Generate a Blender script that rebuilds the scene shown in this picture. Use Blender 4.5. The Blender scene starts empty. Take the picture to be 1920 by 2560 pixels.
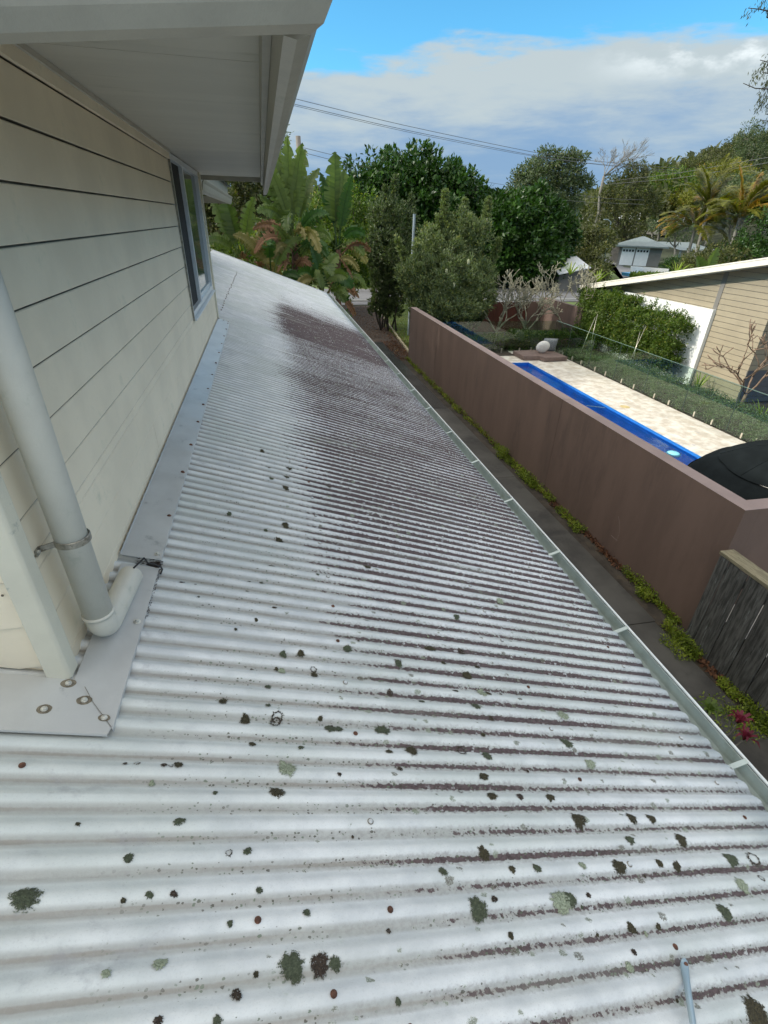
import bpy, math, random
import numpy as np
from mathutils import Vector, Matrix
random.seed(7)
RG = np.random.default_rng(7)
sc = bpy.context.scene
C = sc.collection
PI = math.pi

# ------------------------------------------------------------------ camera
F = 1244.95
CAM = np.array([0.71214, -1.26603, 1.25651])
MR = np.array([[0.97769483, -0.20830943, 0.02683286],
               [-0.08277905, -0.49959565, -0.8622945],
               [0.19302966, 0.84083968, -0.50569574]])
cd = bpy.data.cameras.new("camera")
cam = bpy.data.objects.new("camera", cd)
C.objects.link(cam)
R3 = Matrix((MR[0], -MR[1], -MR[2])).transposed()
m4 = R3.to_4x4()
m4.translation = Vector(CAM)
cam.matrix_world = m4
cd.sensor_fit = 'HORIZONTAL'
cd.sensor_width = 36
cd.lens = F * 36 / 1920
cd.clip_start = 0.05
cd.clip_end = 6000
sc.camera = cam

# ------------------------------------------------------------------ world, sun, exposure
SUN_EL, SUN_AZ = math.radians(29), math.atan2(-1.0, 0.16)   # azimuth measured from +Y towards +X
sdir = Vector((math.sin(SUN_AZ) * math.cos(SUN_EL), math.cos(SUN_AZ) * math.cos(SUN_EL), math.sin(SUN_EL)))
W = bpy.data.worlds.new("World")
sc.world = W
W.use_nodes = True
wt = W.node_tree
for n in list(wt.nodes): wt.nodes.remove(n)

class NT:
    """tiny helper for node trees"""
    def __init__(s, t): s.t = t
    def n(s, typ, **k):
        x = s.t.nodes.new(typ)
        for a, b in k.items(): setattr(x, a, b)
        return x
    def put(s, sock, v):
        if v is None: return
        if isinstance(v, (int, float)): sock.default_value = v
        elif isinstance(v, (tuple, list)):
            sock.default_value = tuple(v) + ((1,) if len(v) == 3 and sock.type == 'RGBA' else ())
        else: s.t.links.new(v, sock)
    def m(s, op, a, b=None, c=None, clamp=False):
        x = s.n('ShaderNodeMath', operation=op, use_clamp=clamp)
        for i, v in enumerate((a, b, c)): s.put(x.inputs[i], v)
        return x.outputs[0]
    def vm(s, op, a, b=None):
        x = s.n('ShaderNodeVectorMath', operation=op)
        s.put(x.inputs[0], a); s.put(x.inputs[1], b)
        return x.outputs['Value'] if op in ('DOT_PRODUCT', 'LENGTH') else x.outputs[0]
    def sep(s, v):
        x = s.n('ShaderNodeSeparateXYZ'); s.put(x.inputs[0], v); return x.outputs
    def comb(s, a, b, c):
        x = s.n('ShaderNodeCombineXYZ')
        for i, v in enumerate((a, b, c)): s.put(x.inputs[i], v)
        return x.outputs[0]
    def ss(s, v, a, b, lo=0.0, hi=1.0):
        x = s.n('ShaderNodeMapRange', interpolation_type='SMOOTHSTEP')
        for i, q in enumerate((v, a, b, lo, hi)): s.put(x.inputs[i], q)
        return x.outputs[0]
    def noise(s, vec, scale, detail=4, rough=.55, dist=0):
        x = s.n('ShaderNodeTexNoise')
        s.put(x.inputs['Vector'], vec); x.inputs['Scale'].default_value = scale
        x.inputs['Detail'].default_value = detail; x.inputs['Roughness'].default_value = rough
        x.inputs['Distortion'].default_value = dist
        return x.outputs[0]
    def mix(s, f, a, b, mode='MIX'):
        x = s.n('ShaderNodeMix', data_type='RGBA', blend_type=mode)
        s.put(x.inputs[0], f); s.put(x.inputs[6], a); s.put(x.inputs[7], b)
        return x.outputs[2]

w = NT(wt)
tc = w.n('ShaderNodeTexCoord').outputs['Generated']
sx, sy, sz = w.sep(tc)
el = w.m('MAXIMUM', sz, 0.0)
den = w.m('ADD', el, 0.12)
pl = w.comb(w.m('DIVIDE', sx, den), w.m('DIVIDE', sy, den), 0.0)
band = w.comb(w.m('MULTIPLY', sx, 1.6), w.m('MULTIPLY', sy, 1.6), w.m('MULTIPLY', sz, 8.0))
n1 = w.noise(band, 1.7, 7, .55, .3)
n2 = w.noise(pl, .8, 7, .58, .4)
n3 = w.noise(band, 4.0, 7, .6, .2)
sky = w.n('ShaderNodeTexSky', sky_type='NISHITA')
sky.sun_disc = False
sky.sun_elevation = SUN_EL
sky.sun_rotation = SUN_AZ
sky.air_density = 1.0; sky.dust_density = .4; sky.ozone_density = 2.0
# cloud bank low down, bright overhead cloud out of view added as fill light
lim = w.m('ADD', .212, w.m('MULTIPLY', w.m('SUBTRACT', n1, .5), .16))
lim = w.m('ADD', lim, w.m('MULTIPLY', w.m('SUBTRACT', n3, .5), .10))
bank = w.ss(w.m('SUBTRACT', lim, sz), -.014, .022)
high = w.m('MULTIPLY', w.ss(n2, .38, .54), w.ss(sz, .34, .46))
shade = w.ss(w.m('ADD', w.m('MULTIPLY', w.m('SUBTRACT', n3, .5), .20), w.m('ADD', sz, w.m('MULTIPLY', w.m('SUBTRACT', n1, .5), .30))), .05, .19)
ccol = w.mix(shade, (1.9, 3.0, 4.6), (4.1, 4.7, 4.9))
lowl = w.ss(sz, .07, .0)
ccol = w.mix(w.m('MULTIPLY', lowl, .5), ccol, (2.6, 3.6, 5.0))
dt = w.m('MAXIMUM', w.vm('DOT_PRODUCT', tc, tuple(sdir)), 0.0)
glow = w.m('ADD', 1.0, w.m('MULTIPLY', w.m('POWER', dt, 4.0), 1.6))
hcol = w.mix(1.0, (14.2, 13.2, 11.6), w.comb(glow, glow, glow), 'MULTIPLY')
skyc = w.mix(1.0, sky.outputs[0], (.62, 1.42, 1.66), 'MULTIPLY')
c1 = w.mix(w.m('MULTIPLY', high, .9), skyc, hcol)
c2 = w.mix(w.m('MULTIPLY', bank, .97), c1, ccol)
c2 = w.mix(w.m('MULTIPLY', w.m('MULTIPLY', w.ss(n2, .50, .60), w.ss(sz, .17, .21)), w.m('MULTIPLY', w.ss(sx, .45, .62), w.ss(sz, .36, .27))), c2, (9.0, 9.6, 9.8))
bg = w.n('ShaderNodeBackground'); bg.inputs[1].default_value = 0.09
wt.links.new(c2, bg.inputs[0])
wo = w.n('ShaderNodeOutputWorld'); wt.links.new(bg.outputs[0], wo.inputs[0])

sd = bpy.data.lights.new("sun", 'SUN')
sd.energy = 2.3; sd.angle = math.radians(2.0); sd.color = (1.0, .94, .85)
sun = bpy.data.objects.new("sun", sd); C.objects.link(sun)
sun.rotation_euler = (-sdir).to_track_quat('-Z', 'Y').to_euler()
sun.location = (-10, 8, 20)

sc.view_settings.view_transform = 'Standard'
sc.view_settings.look = 'None'
sc.view_settings.exposure = 0.60
sc.view_settings.gamma = 1.0
sc.view_settings.use_curve_mapping = False
sc.render.engine = 'CYCLES'
sc.cycles.max_bounces = 6
sc.cycles.transparent_max_bounces = 12
sc.cycles.caustics_reflective = False
sc.cycles.caustics_refractive = False

# ------------------------------------------------------------------ helpers
def px(u, v, y):
    """point of the photographed view at depth plane y (all depths are the real ones)"""
    d = MR.T @ np.array([(u - 960) / F, (v - 1280) / F, 1.0])
    t = (y - CAM[1]) / d[1]
    return CAM + t * d
def pz(u, v, z=-3.37):
    d = MR.T @ np.array([(u - 960) / F, (v - 1280) / F, 1.0])
    t = (z - CAM[2]) / d[2]
    return CAM + t * d
TP = math.tan(.33742)
def rf(u, v):
    d = MR.T @ np.array([(u - 960) / F, (v - 1280) / F, 1.0])
    t = -(CAM[2] + CAM[0] * TP) / (d[2] + d[0] * TP)
    return CAM + t * d

def tagp(o, label=None, cat=None, group=None, kind=None):
    if label: o['label'] = label
    if cat: o['category'] = cat
    if group: o['group'] = group
    if kind: o['kind'] = kind
    return o
def thing(name, label, cat, loc=(0, 0, 0), rz=0, group=None):
    o = bpy.data.objects.new(name, None)
    o.empty_display_size = .1
    C.objects.link(o)
    o.location = loc; o.rotation_euler = (0, 0, rz)
    return tagp(o, label, cat, group)
def link(name, me, parent=None, loc=None):
    o = bpy.data.objects.new(name, me)
    C.objects.link(o)
    if parent is not None:
        o.parent = parent
        bake = loc is None
        if bake:                      # mesh given in world coordinates
            p = parent; off = Vector((0, 0, 0))
            while p is not None:
                off += Vector(p.location); p = p.parent
            o.location = -off
        else: o.location = loc
    elif loc is not None: o.location = loc
    return o
class MB:
    def __init__(s): s.v = []; s.f = []
    def add(s, vs, fs):
        b = len(s.v); s.v += [tuple(map(float, q)) for q in vs]
        s.f += [tuple(b + i for i in f) for f in fs]
    def box(s, x0, x1, y0, y1, z0, z1):
        s.add([(x0, y0, z0), (x1, y0, z0), (x1, y1, z0), (x0, y1, z0), (x0, y0, z1), (x1, y0, z1), (x1, y1, z1), (x0, y1, z1)],
              [(0, 3, 2, 1), (4, 5, 6, 7), (0, 1, 5, 4), (1, 2, 6, 5), (2, 3, 7, 6), (3, 0, 4, 7)])
    def hexa(s, bot, top):
        s.add(list(bot) + list(top), [(3, 2, 1, 0), (4, 5, 6, 7), (0, 1, 5, 4), (1, 2, 6, 5), (2, 3, 7, 6), (3, 0, 4, 7)])
    def sweep(s, prof, axis, a, b, closed=True, caps=True):
        """profile of 2-D points extruded from a to b along axis 'x' or 'y'"""
        n = len(prof)
        P = []
        for t in (a, b):
            for p, q in prof: P.append((p, t, q) if axis == 'y' else (t, p, q))
        fs = [(i, (i + 1) % n, n + (i + 1) % n, n + i) for i in range(n if closed else n - 1)]
        if caps and closed: fs += [tuple(range(n))[::-1], tuple(range(n, 2 * n))]
        s.add(P, fs)
    def tube(s, pts, rad, k=8, caps=True):
        pts = [np.array(p, float) for p in pts]
        if isinstance(rad, (int, float)): rad = [rad] * len(pts)
        b = len(s.v); up = np.array([0, 0, 1.0]); pu = None
        for i, p in enumerate(pts):
            d = pts[min(i + 1, len(pts) - 1)] - pts[max(i - 1, 0)]
            d = d / (np.linalg.norm(d) + 1e-9)
            if pu is None:
                a = up if abs(d[2]) < .9 else np.array([1.0, 0, 0])
                u = np.cross(d, a)
            else: u = pu - d * (pu @ d)
            u = u / (np.linalg.norm(u) + 1e-9); pu = u
            v = np.cross(d, u)
            for j in range(k):
                t = 2 * PI * j / k
                s.v.append(tuple(p + rad[i] * (math.cos(t) * u + math.sin(t) * v)))
        for i in range(len(pts) - 1):
            for j in range(k):
                s.f.append((b + i * k + j, b + i * k + (j + 1) % k, b + (i + 1) * k + (j + 1) % k, b + (i + 1) * k + j))
        if caps:
            s.f.append(tuple(b + j for j in range(k))[::-1])
            s.f.append(tuple(b + (len(pts) - 1) * k + j for j in range(k)))
    def mesh(s, name, mat=None, smooth=False):
        me = bpy.data.meshes.new(name)
        me.from_pydata(s.v, [], s.f)
        if mat: me.materials.append(mat)
        if smooth: me.shade_smooth()
        me.update()
        return me
    def build(s, name, mat, parent=None, smooth=False, kind=None, label=None, cat=None):
        o = link(name, s.mesh(name, mat, smooth), parent)
        if parent is None and s.v:      # origin at the foot of the thing, mesh moved back
            a = np.array(s.v); c = np.array([(a[:, 0].min() + a[:, 0].max()) / 2, (a[:, 1].min() + a[:, 1].max()) / 2, a[:, 2].min()])
            o.data.transform(Matrix.Translation(-Vector(c))); o.location = Vector(c)
        return tagp(o, label, cat, None, kind)
def bevel(o, w_=.004, seg=2):
    m = o.modifiers.new("bevel", 'BEVEL'); m.width = w_; m.segments = seg; m.limit_method = 'ANGLE'
    return o

# ------------------------------------------------------------------ materials
def mk(name):
    m = bpy.data.materials.new(name); m.use_nodes = True
    t = NT(m.node_tree); b = m.node_tree.nodes['Principled BSDF']
    return m, t, b
def pos(t): return t.n('ShaderNodeNewGeometry').outputs['Position']
def mat(name, col, rough=.6, var=.15, scale=3, bump=.15, bscale=60, metal=0, spec=.5, col2=None, stain=None, st=(.55, .7), sscale=2, stretch=(1, 1, 1), obj=0):
    m, t, b = mk(name)
    p = pos(t)
    ps = t.vm('MULTIPLY', p, stretch) if stretch != (1, 1, 1) else p
    a = t.noise(ps, scale, 6, .6)
    c2 = col2 or tuple(min(1, c * (1 + var)) for c in col)
    c1 = tuple(c * (1 - var) for c in col)
    cc = t.mix(t.ss(a, .35, .65), c1, c2)
    if stain:
        s_ = t.noise(ps, sscale, 8, .7)
        cc = t.mix(t.ss(s_, st[0], st[1]), cc, stain)
    if obj:
        oi = t.n('ShaderNodeObjectInfo').outputs['Random']
        cc = t.mix(1.0, cc, t.comb(*[t.m('ADD', 1 - obj, t.m('MULTIPLY', oi, 2 * obj))] * 3), 'MULTIPLY')
    t.put(b.inputs['Base Color'], cc)
    b.inputs['Roughness'].default_value = rough
    b.inputs['Metallic'].default_value = metal
    b.inputs['Specular IOR Level'].default_value = spec
    if bump:
        bn = t.n('ShaderNodeBump'); bn.inputs['Strength'].default_value = bump; bn.inputs['Distance'].default_value = .01
        t.put(bn.inputs['Height'], t.noise(ps, bscale, 5, .6))
        t.put(b.inputs['Normal'], bn.outputs[0])
    return m
def leafmat(name, c1, c2, c3=None, trans=.35, rough=.5):
    """foliage: colour varies from leaf to leaf through the 'tint' attribute"""
    m, t, b = mk(name)
    at = t.n('ShaderNodeAttribute'); at.attribute_name = 'tint'
    f = at.outputs['Fac']
    cc = t.mix(t.ss(f, 0, .75), c1, c2)
    cc = t.mix(t.ss(f, .86, 1.0), cc, c3 or c2)
    t.put(b.inputs['Base Color'], cc)
    b.inputs['Roughness'].default_value = rough
    b.inputs['Specular IOR Level'].default_value = .35
    tr = t.n('ShaderNodeBsdfTranslucent'); t.put(tr.inputs[0], t.mix(1.0, cc, (1.3, 1.5, .5), 'MULTIPLY'))
    mx = t.n('ShaderNodeMixShader'); mx.inputs[0].default_value = trans
    t.t.links.new(b.outputs[0], mx.inputs[1]); t.t.links.new(tr.outputs[0], mx.inputs[2])
    t.t.links.new(mx.outputs[0], t.t.nodes['Material Output'].inputs[0])
    return m

def roofmat():
    m, t, b = mk("weathered_corrugated_iron")
    p = pos(t); x, y, z = t.sep(p)
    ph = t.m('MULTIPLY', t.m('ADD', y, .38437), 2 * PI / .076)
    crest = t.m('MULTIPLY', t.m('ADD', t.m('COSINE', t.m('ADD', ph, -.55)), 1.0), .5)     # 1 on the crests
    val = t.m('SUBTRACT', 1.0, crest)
    ns = t.vm('MULTIPLY', p, (1.0, 1.3, 1.0))
    big = t.noise(ns, .9, 4, .6)
    mid = t.noise(ns, 5, 6, .65)
    fine = t.noise(ns, 70, 6, .7)
    fine2 = t.noise(ns, 210, 4, .7)
    row = t.noise(t.comb(t.m('MULTIPLY', x, .8), t.m('MULTIPLY', y, 13.2), 0.0), 1.0, 3, .6)   # row to row changes, streaks down the slope
    # how strongly the old dark paint shows: grows down the slope, a broad worn patch further off
    g1 = t.ss(x, .25, 1.25)
    far = t.m('MULTIPLY', t.ss(y, .1, 1.7), t.ss(t.m('ADD', x, t.m('MULTIPLY', big, .6)), .95, 1.45))
    patch = t.m('MULTIPLY', t.ss(y, 6.9, 7.4), t.m('MULTIPLY', t.ss(t.m('ADD', y, t.m('MULTIPLY', mid, 1.5)), 12.5, 8.6), t.ss(t.m('ADD', x, t.m('MULTIPLY', t.m('SUBTRACT', mid, .5), .8)), -.1, .85)))
    streak = t.noise(t.comb(t.m('MULTIPLY', x, 2.2), t.m('MULTIPLY', y, 30), 0.0), 1.0, 4, .7)
    patch = t.m('MULTIPLY', patch, t.ss(streak, .30, .66, .15, 1.15))
    tick = t.noise(t.comb(t.m('ADD', t.m('MULTIPLY', x, 60), t.m('MULTIPLY', y, 38)), t.m('MULTIPLY', y, 30), 0.0), 1.0, 3, .6)
    endw = t.ss(y, 9.5, 13.5, 1.0, .25)
    bias = t.m('ADD', t.m('MULTIPLY', g1, t.ss(y, -.7, .5, .27, .33)), t.m('ADD', t.m('MULTIPLY', far, t.ss(y, 1.2, 3.5, .24, .38)), t.m('MULTIPLY', patch, .33)))
    bias = t.m('MULTIPLY', bias, endw)
    nz = t.m('ADD', t.m('MULTIPLY', t.m('SUBTRACT', big, .5), .55), t.m('ADD', t.m('MULTIPLY', t.m('SUBTRACT', mid, .5), .35), t.m('MULTIPLY', t.m('SUBTRACT', fine, .5), .75)))
    nz = t.m('ADD', nz, t.m('MULTIPLY', t.m('SUBTRACT', row, .5), .75))
    nz = t.m('ADD', nz, t.m('MULTIPLY', t.m('SUBTRACT', tick, .5), .65))
    sc_ = t.m('ADD', t.m('MULTIPLY', t.m('POWER', val, 1.6), .60), t.m('ADD', bias, t.m('MULTIPLY', nz, t.m('ADD', .26, t.m('MULTIPLY', g1, t.ss(y, -.6, 1.5, .26, .46))))))
    thr = .82
    dark = t.ss(sc_, thr - .012, thr + .03)
    grey = t.ss(sc_, thr - .46, thr + .0)
    base = t.mix(t.ss(mid, .3, .7), (.52, .555, .575), (.70, .73, .74))
    base = t.mix(t.m('MULTIPLY', t.ss(big, .42, .62), .5), base, (.48, .535, .50))
    base = t.mix(t.m('MULTIPLY', grey, t.m('MULTIPLY', t.ss(fine, .38, .62), .80)), base, (.27, .255, .27))
    base = t.mix(t.m('MULTIPLY', t.ss(val, .50, .95), .72), base, (.31, .325, .31))  # grey-green valley grime, deepened to paint in the shading of the ribs
    base = t.mix(t.m('MULTIPLY', t.ss(t.m('ADD', val, t.m('MULTIPLY', t.m('SUBTRACT', mid, .5), .25)), .93, 1.0), t.m('MULTIPLY', t.ss(row, .36, .56), .75)), base, (.24, .225, .20))
    base = t.mix(t.m('MULTIPLY', t.ss(fine2, .52, .72), .30), base, (.33, .345, .35))
    dk = t.mix(t.ss(fine, .35, .65), (.050, .035, .037), (.112, .083, .086))
    col = t.mix(dark, base, dk)
    # close to the wall: greyish scuffs
    sc2 = t.m('MULTIPLY', t.ss(x, .55, .2), t.ss(t.noise(ns, 9, 6, .7), .54, .72))
    col = t.mix(t.m('MULTIPLY', sc2, .45), col, (.26, .27, .30))
    # lichen specks gathered in the valleys
    vo = t.n('ShaderNodeTexVoronoi'); vo.inputs['Scale'].default_value = 95; t.put(vo.inputs['Vector'], t.vm('ADD', ns, t.comb(t.m('MULTIPLY', fine, .02), 0.0, 0.0)))
    vd = vo.outputs['Distance']; vc = t.sep(vo.outputs['Color'])[0]
    sz = t.m('MULTIPLY', t.m('MULTIPLY', vc, vc), t.m('ADD', .07, t.m('MULTIPLY', t.ss(val, .35, .95), .42)))
    sp = t.m('MULTIPLY', t.m('LESS_THAN', vd, sz), t.ss(t.m('ADD', mid, t.m('MULTIPLY', t.m('SUBTRACT', big, .5), .6)), .34, .50))
    sp = t.m('MULTIPLY', sp, t.ss(x, .15, .45))
    spc = t.mix(t.ss(t.sep(vo.outputs['Color'])[1], .3, .8), (.055, .05, .035), (.12, .16, .11))
    col = t.mix(t.m('MULTIPLY', sp, .85), col, spc)
    gl = t.m('MULTIPLY', t.ss(t.noise(ns, 14, 6, .75), .62, .72), t.ss(x, .3, .8))
    col = t.mix(t.m('MULTIPLY', gl, .35), col, (.36, .45, .34))
    # blotchy crusts of all sizes on the crests too, more of them down the slope
    v3 = t.n('ShaderNodeTexVoronoi'); v3.inputs['Scale'].default_value = 22
    t.put(v3.inputs['Vector'], t.vm('ADD', ns, t.comb(t.m('MULTIPLY', t.m('SUBTRACT', fine, .5), .05), t.m('MULTIPLY', t.m('SUBTRACT', fine2, .5), .035), 0.0)))
    c3 = t.sep(v3.outputs['Color'])
    r3 = t.m('MULTIPLY', t.m('POWER', c3[0], 4.0), t.m('MULTIPLY', .34, t.ss(x, .25, 1.1)))
    in3 = t.m('MULTIPLY', t.m('LESS_THAN', v3.outputs['Distance'], r3), t.ss(fine2, .36, .50))
    col3 = t.mix(t.ss(c3[1], .25, .75), (.075, .062, .042), (.17, .20, .14))
    halo = t.m('MULTIPLY', t.m('LESS_THAN', v3.outputs['Distance'], t.m('ADD', r3, .035)), t.m('GREATER_THAN', r3, .05))
    col = t.mix(t.m('MULTIPLY', halo, .35), col, (.42, .47, .40))
    col = t.mix(t.m('MULTIPLY', in3, .8), col, col3)
    # broad faint greenish and grey run-off bands down the slope
    run = t.noise(t.comb(t.m('MULTIPLY', x, .6), t.m('MULTIPLY', y, 5.0), 0.0), 1.0, 4, .65)
    col = t.mix(t.m('MULTIPLY', t.ss(run, .52, .72), .28), col, (.36, .385, .345))
    # pale lime flecks over the dark parts
    vo2 = t.n('ShaderNodeTexVoronoi'); vo2.inputs['Scale'].default_value = 40; t.put(vo2.inputs['Vector'], t.vm('ADD', ns, t.comb(t.m('MULTIPLY', fine, .06), t.m('MULTIPLY', fine2, .04), 0.0)))
    w2 = t.m('MULTIPLY', t.m('LESS_THAN', vo2.outputs['Distance'], t.m('MULTIPLY', t.sep(vo2.outputs['Color'])[2], .34)), t.ss(mid, .45, .6))
    col = t.mix(t.m('MULTIPLY', w2, t.m('MULTIPLY', dark, .75)), col, (.52, .55, .56))
    t.put(b.inputs['Base Color'], col)
    t.put(b.inputs['Roughness'], t.m('ADD', .42, t.m('MULTIPLY', dark, .35)))
    b.inputs['Specular IOR Level'].default_value = .45
    bn = t.n('ShaderNodeBump'); bn.inputs['Strength'].default_value = .35; bn.inputs['Distance'].default_value = .003
    t.put(bn.inputs['Height'], t.m('ADD', t.m('SUBTRACT', fine, dark), t.m('MULTIPLY', sp, 1.5)))
    t.put(b.inputs['Normal'], bn.outputs[0])
    return m

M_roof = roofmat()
M_clad = mat("cream_board_paint", (.79, .71, .55), .55, .05, 2.5, .12, 220, stain=(.56, .55, .42), st=(.56, .82), sscale=5)
M_clad_end = M_clad
M_trim = mat("grey_green_trim_paint", (.63, .61, .50), .5, .05, 4, .15, 200, stain=(.34, .36, .31), st=(.60, .74), sscale=16)
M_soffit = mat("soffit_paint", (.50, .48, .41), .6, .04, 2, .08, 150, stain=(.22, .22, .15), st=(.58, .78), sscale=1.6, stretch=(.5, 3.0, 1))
M_gutpaint = mat("old_gutter_paint", (.34, .325, .27), .45, .08, 5, .12, 120, stain=(.17, .175, .12), st=(.58, .75), sscale=5)
M_pipe = mat("grey_pipe_paint", (.57, .56, .49), .42, .05, 4, .10, 160, stain=(.40, .42, .35), st=(.54, .78), sscale=9)
M_steel = mat("stained_clip_steel", (.30, .29, .25), .35, .25, 30, .2, 150, metal=.7, stain=(.10, .08, .05), st=(.55, .7), sscale=40)
M_flash = mat("grey_flashing", (.52, .535, .53), .33, .07, 3, .06, 60, metal=.25, stain=(.26, .28, .29), st=(.58, .75), sscale=7)
M_gapshade = mat('painted_gap_shade', (.20, .19, .155), .9, .3, 9, 0)  # shade inside the board joints, painted as a dark tone
M_rust = mat("rust", (.12, .055, .035), .85, .4, 60, .5, 200)
M_ring = mat("washer_stain", (.17, .15, .11), .8, .3, 80, .3, 200, stain=(.30, .20, .12), st=(.6, .8), sscale=90)
M_screw = mat("screw_zinc", (.62, .62, .57), .35, .2, 80, .1, 200, metal=.5)
M_screwp = mat("painted_screw", (.55, .58, .60), .45, .15, 80, .1, 200)
M_gi = mat("galvanised_gutter", (.44, .50, .47), .42, .10, 7, .08, 80, metal=.35, stain=(.30, .34, .28), st=(.52, .75), sscale=4)
M_lip = mat("gutter_lip_paint", (.66, .69, .68), .35, .06, 12, .05, 100, stain=(.45, .43, .36), st=(.66, .8), sscale=25)
M_black = mat("black_rubber", (.012, .012, .012), .5, .2, 30, .1, 90)
M_debris = mat("dark_debris", (.035, .022, .016), .95, .5, 90, .9, 300, stain=(.25, .25, .24), st=(.60, .66), sscale=140)
M_wframe = mat("white_aluminium", (.66, .71, .73), .3, .04, 10, .02, 90, metal=.1)
M_wdark = mat("dark_flyscreen", (.012, .014, .016), .7, .2, 300, .2, 900)
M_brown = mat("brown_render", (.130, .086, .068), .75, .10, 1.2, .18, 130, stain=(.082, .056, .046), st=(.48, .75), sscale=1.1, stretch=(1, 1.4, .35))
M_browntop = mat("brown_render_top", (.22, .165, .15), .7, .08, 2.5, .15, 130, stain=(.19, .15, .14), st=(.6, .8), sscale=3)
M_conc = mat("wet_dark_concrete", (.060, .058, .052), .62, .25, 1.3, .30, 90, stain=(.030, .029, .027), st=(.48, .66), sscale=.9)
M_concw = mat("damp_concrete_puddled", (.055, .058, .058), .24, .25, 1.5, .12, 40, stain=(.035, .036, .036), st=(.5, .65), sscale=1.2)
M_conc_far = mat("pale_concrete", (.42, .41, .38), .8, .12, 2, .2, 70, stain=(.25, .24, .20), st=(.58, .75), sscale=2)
M_asph = mat("asphalt", (.16, .16, .165), .85, .12, .8, .25, 70, stain=(.115, .115, .118), st=(.5, .7), sscale=.5)
M_soil = mat("garden_soil", (.045, .037, .028), .95, .35, 3, .7, 30, stain=(.07, .055, .035), st=(.5, .7), sscale=5)
M_litter = mat("leaf_littered_soil", (.060, .042, .030), .95, .4, 7, .9, 40, stain=(.045, .035, .028), st=(.5, .68), sscale=2)
M_grass = mat("lawn_ground", (.085, .13, .028), .9, .3, 2.5, .8, 60, stain=(.16, .16, .045), st=(.48, .7), sscale=1.1)
M_hill = mat("forest_floor", (.05, .06, .03), .95, .3, .3, .5, 3)
M_trav = mat("travertine", (.56, .50, .41), .6, .14, 3.6, .12, 60, col2=(.68, .65, .58), stain=(.36, .36, .37), st=(.58, .74), sscale=2.2, obj=.05)
M_pool = mat("pool_shell_blue", (.035, .26, .80), .3, .10, 2, .05, 40)
M_poollip = mat("pool_edge_blue", (.03, .20, .55), .3, .05, 5, .03, 40)
M_white = mat("white_render", (.82, .83, .80), .7, .03, 2, .08, 90)
M_tan = mat("tan_board_paint", (.34, .29, .20), .6, .05, 2, .08, 100)
M_taupe = mat("tan_board_paint_other_side", (.34, .29, .20), .6, .05, 2, .08, 100)
M_char = mat("charcoal_lower_boards", (.10, .105, .115), .6, .1, 2, .08, 100)
M_nroof = mat("pale_roof_steel", (.50, .47, .40), .5, .05, 2, .05, 60)
M_barge = mat("cream_barge", (.74, .70, .60), .5, .04, 5, .05, 60)
M_nsoff = mat("neighbour_soffit", (.62, .65, .64), .6, .04, 3, .05, 60)
M_mat = mat("brown_daybed_cushion", (.16, .115, .10), .85, .12, 8, .2, 120)
M_cush = mat("white_cushion", (.78, .77, .72), .8, .08, 25, .3, 90)
M_cushg = mat("grey_woven_cushion", (.26, .28, .29), .85, .3, 35, .4, 120, stain=(.5, .52, .52), st=(.58, .66), sscale=30)
M_umb = mat("black_canvas", (.010, .013, .014), .9, .15, 4, .12, 200, spec=.05)
M_spig = mat("stainless_spigot", (.62, .58, .48), .3, .1, 20, .05, 50, metal=.6)
M_timber = mat("weathered_grey_timber", (.060, .060, .055), .85, .5, 6, .6, 50, stain=(.17, .185, .18), st=(.56, .72), sscale=5, stretch=(6, 6, .7), obj=.25)
M_cap = mat("mossy_timber_cap", (.185, .165, .105), .85, .25, 6, .5, 60, stretch=(5, .8, 5), stain=(.09, .085, .05), st=(.55, .7), sscale=6)
M_red = mat("red_brown_timber", (.07, .018, .009), .7, .25, 3, .3, 60, stretch=(6, 6, .7), obj=.15)
M_edge = mat("timber_edging", (.36, .31, .21), .85, .2, 6, .3, 60)
M_pole = mat("power_pole_timber", (.20, .18, .155), .9, .2, 3, .4, 40, stretch=(8, 8, .6))
M_galv = mat("galvanised_post", (.34, .40, .44), .45, .08, 8, .05, 60, metal=.4)
M_wire = mat("cable", (.12, .12, .12), .6, .1, 5, 0)
M_bark = mat("grey_bark", (.20, .185, .155), .9, .3, 5, .6, 50, stretch=(3, 3, .8))
M_barkd = mat("dark_bark", (.075, .06, .045), .9, .3, 5, .6, 50, stretch=(3, 3, .8))
M_frang = mat("frangipani_bark", (.27, .255, .175), .75, .2, 8, .3, 50, stain=(.20, .19, .14), st=(.5, .7), sscale=9)
M_frangb = mat("brown_bare_bark", (.22, .15, .10), .8, .2, 8, .3, 50)
M_nicst = mat("palm_stem_fibre", (.115, .065, .04), .9, .45, 9, .8, 60, stretch=(2, 2, .5))
M_petiole = mat("leaf_stalk", (.11, .15, .05), .5, .2, 5, .1, 50)
M_strut = mat("galvanised_strut", (.33, .42, .47), .38, .08, 10, .06, 90, metal=.45)
M_gdoor = mat("white_garage_paint", (.80, .80, .78), .5, .03, 3, .03, 60)
M_glassd = mat("dark_window", (.02, .025, .03), .15, .1, 3, 0)
M_groof = mat("grey_green_iron_roof", (.17, .21, .21), .5, .10, 3, .05, 40)
M_wroof = mat("white_far_roof", (.72, .75, .76), .5, .05, 2, 0)
M_fwall = mat("far_wall", (.19, .18, .16), .8, .1, 1, 0)
M_pink = mat("salmon_render_wall", (.52, .36, .29), .8, .06, 2, .1, 60)
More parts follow.
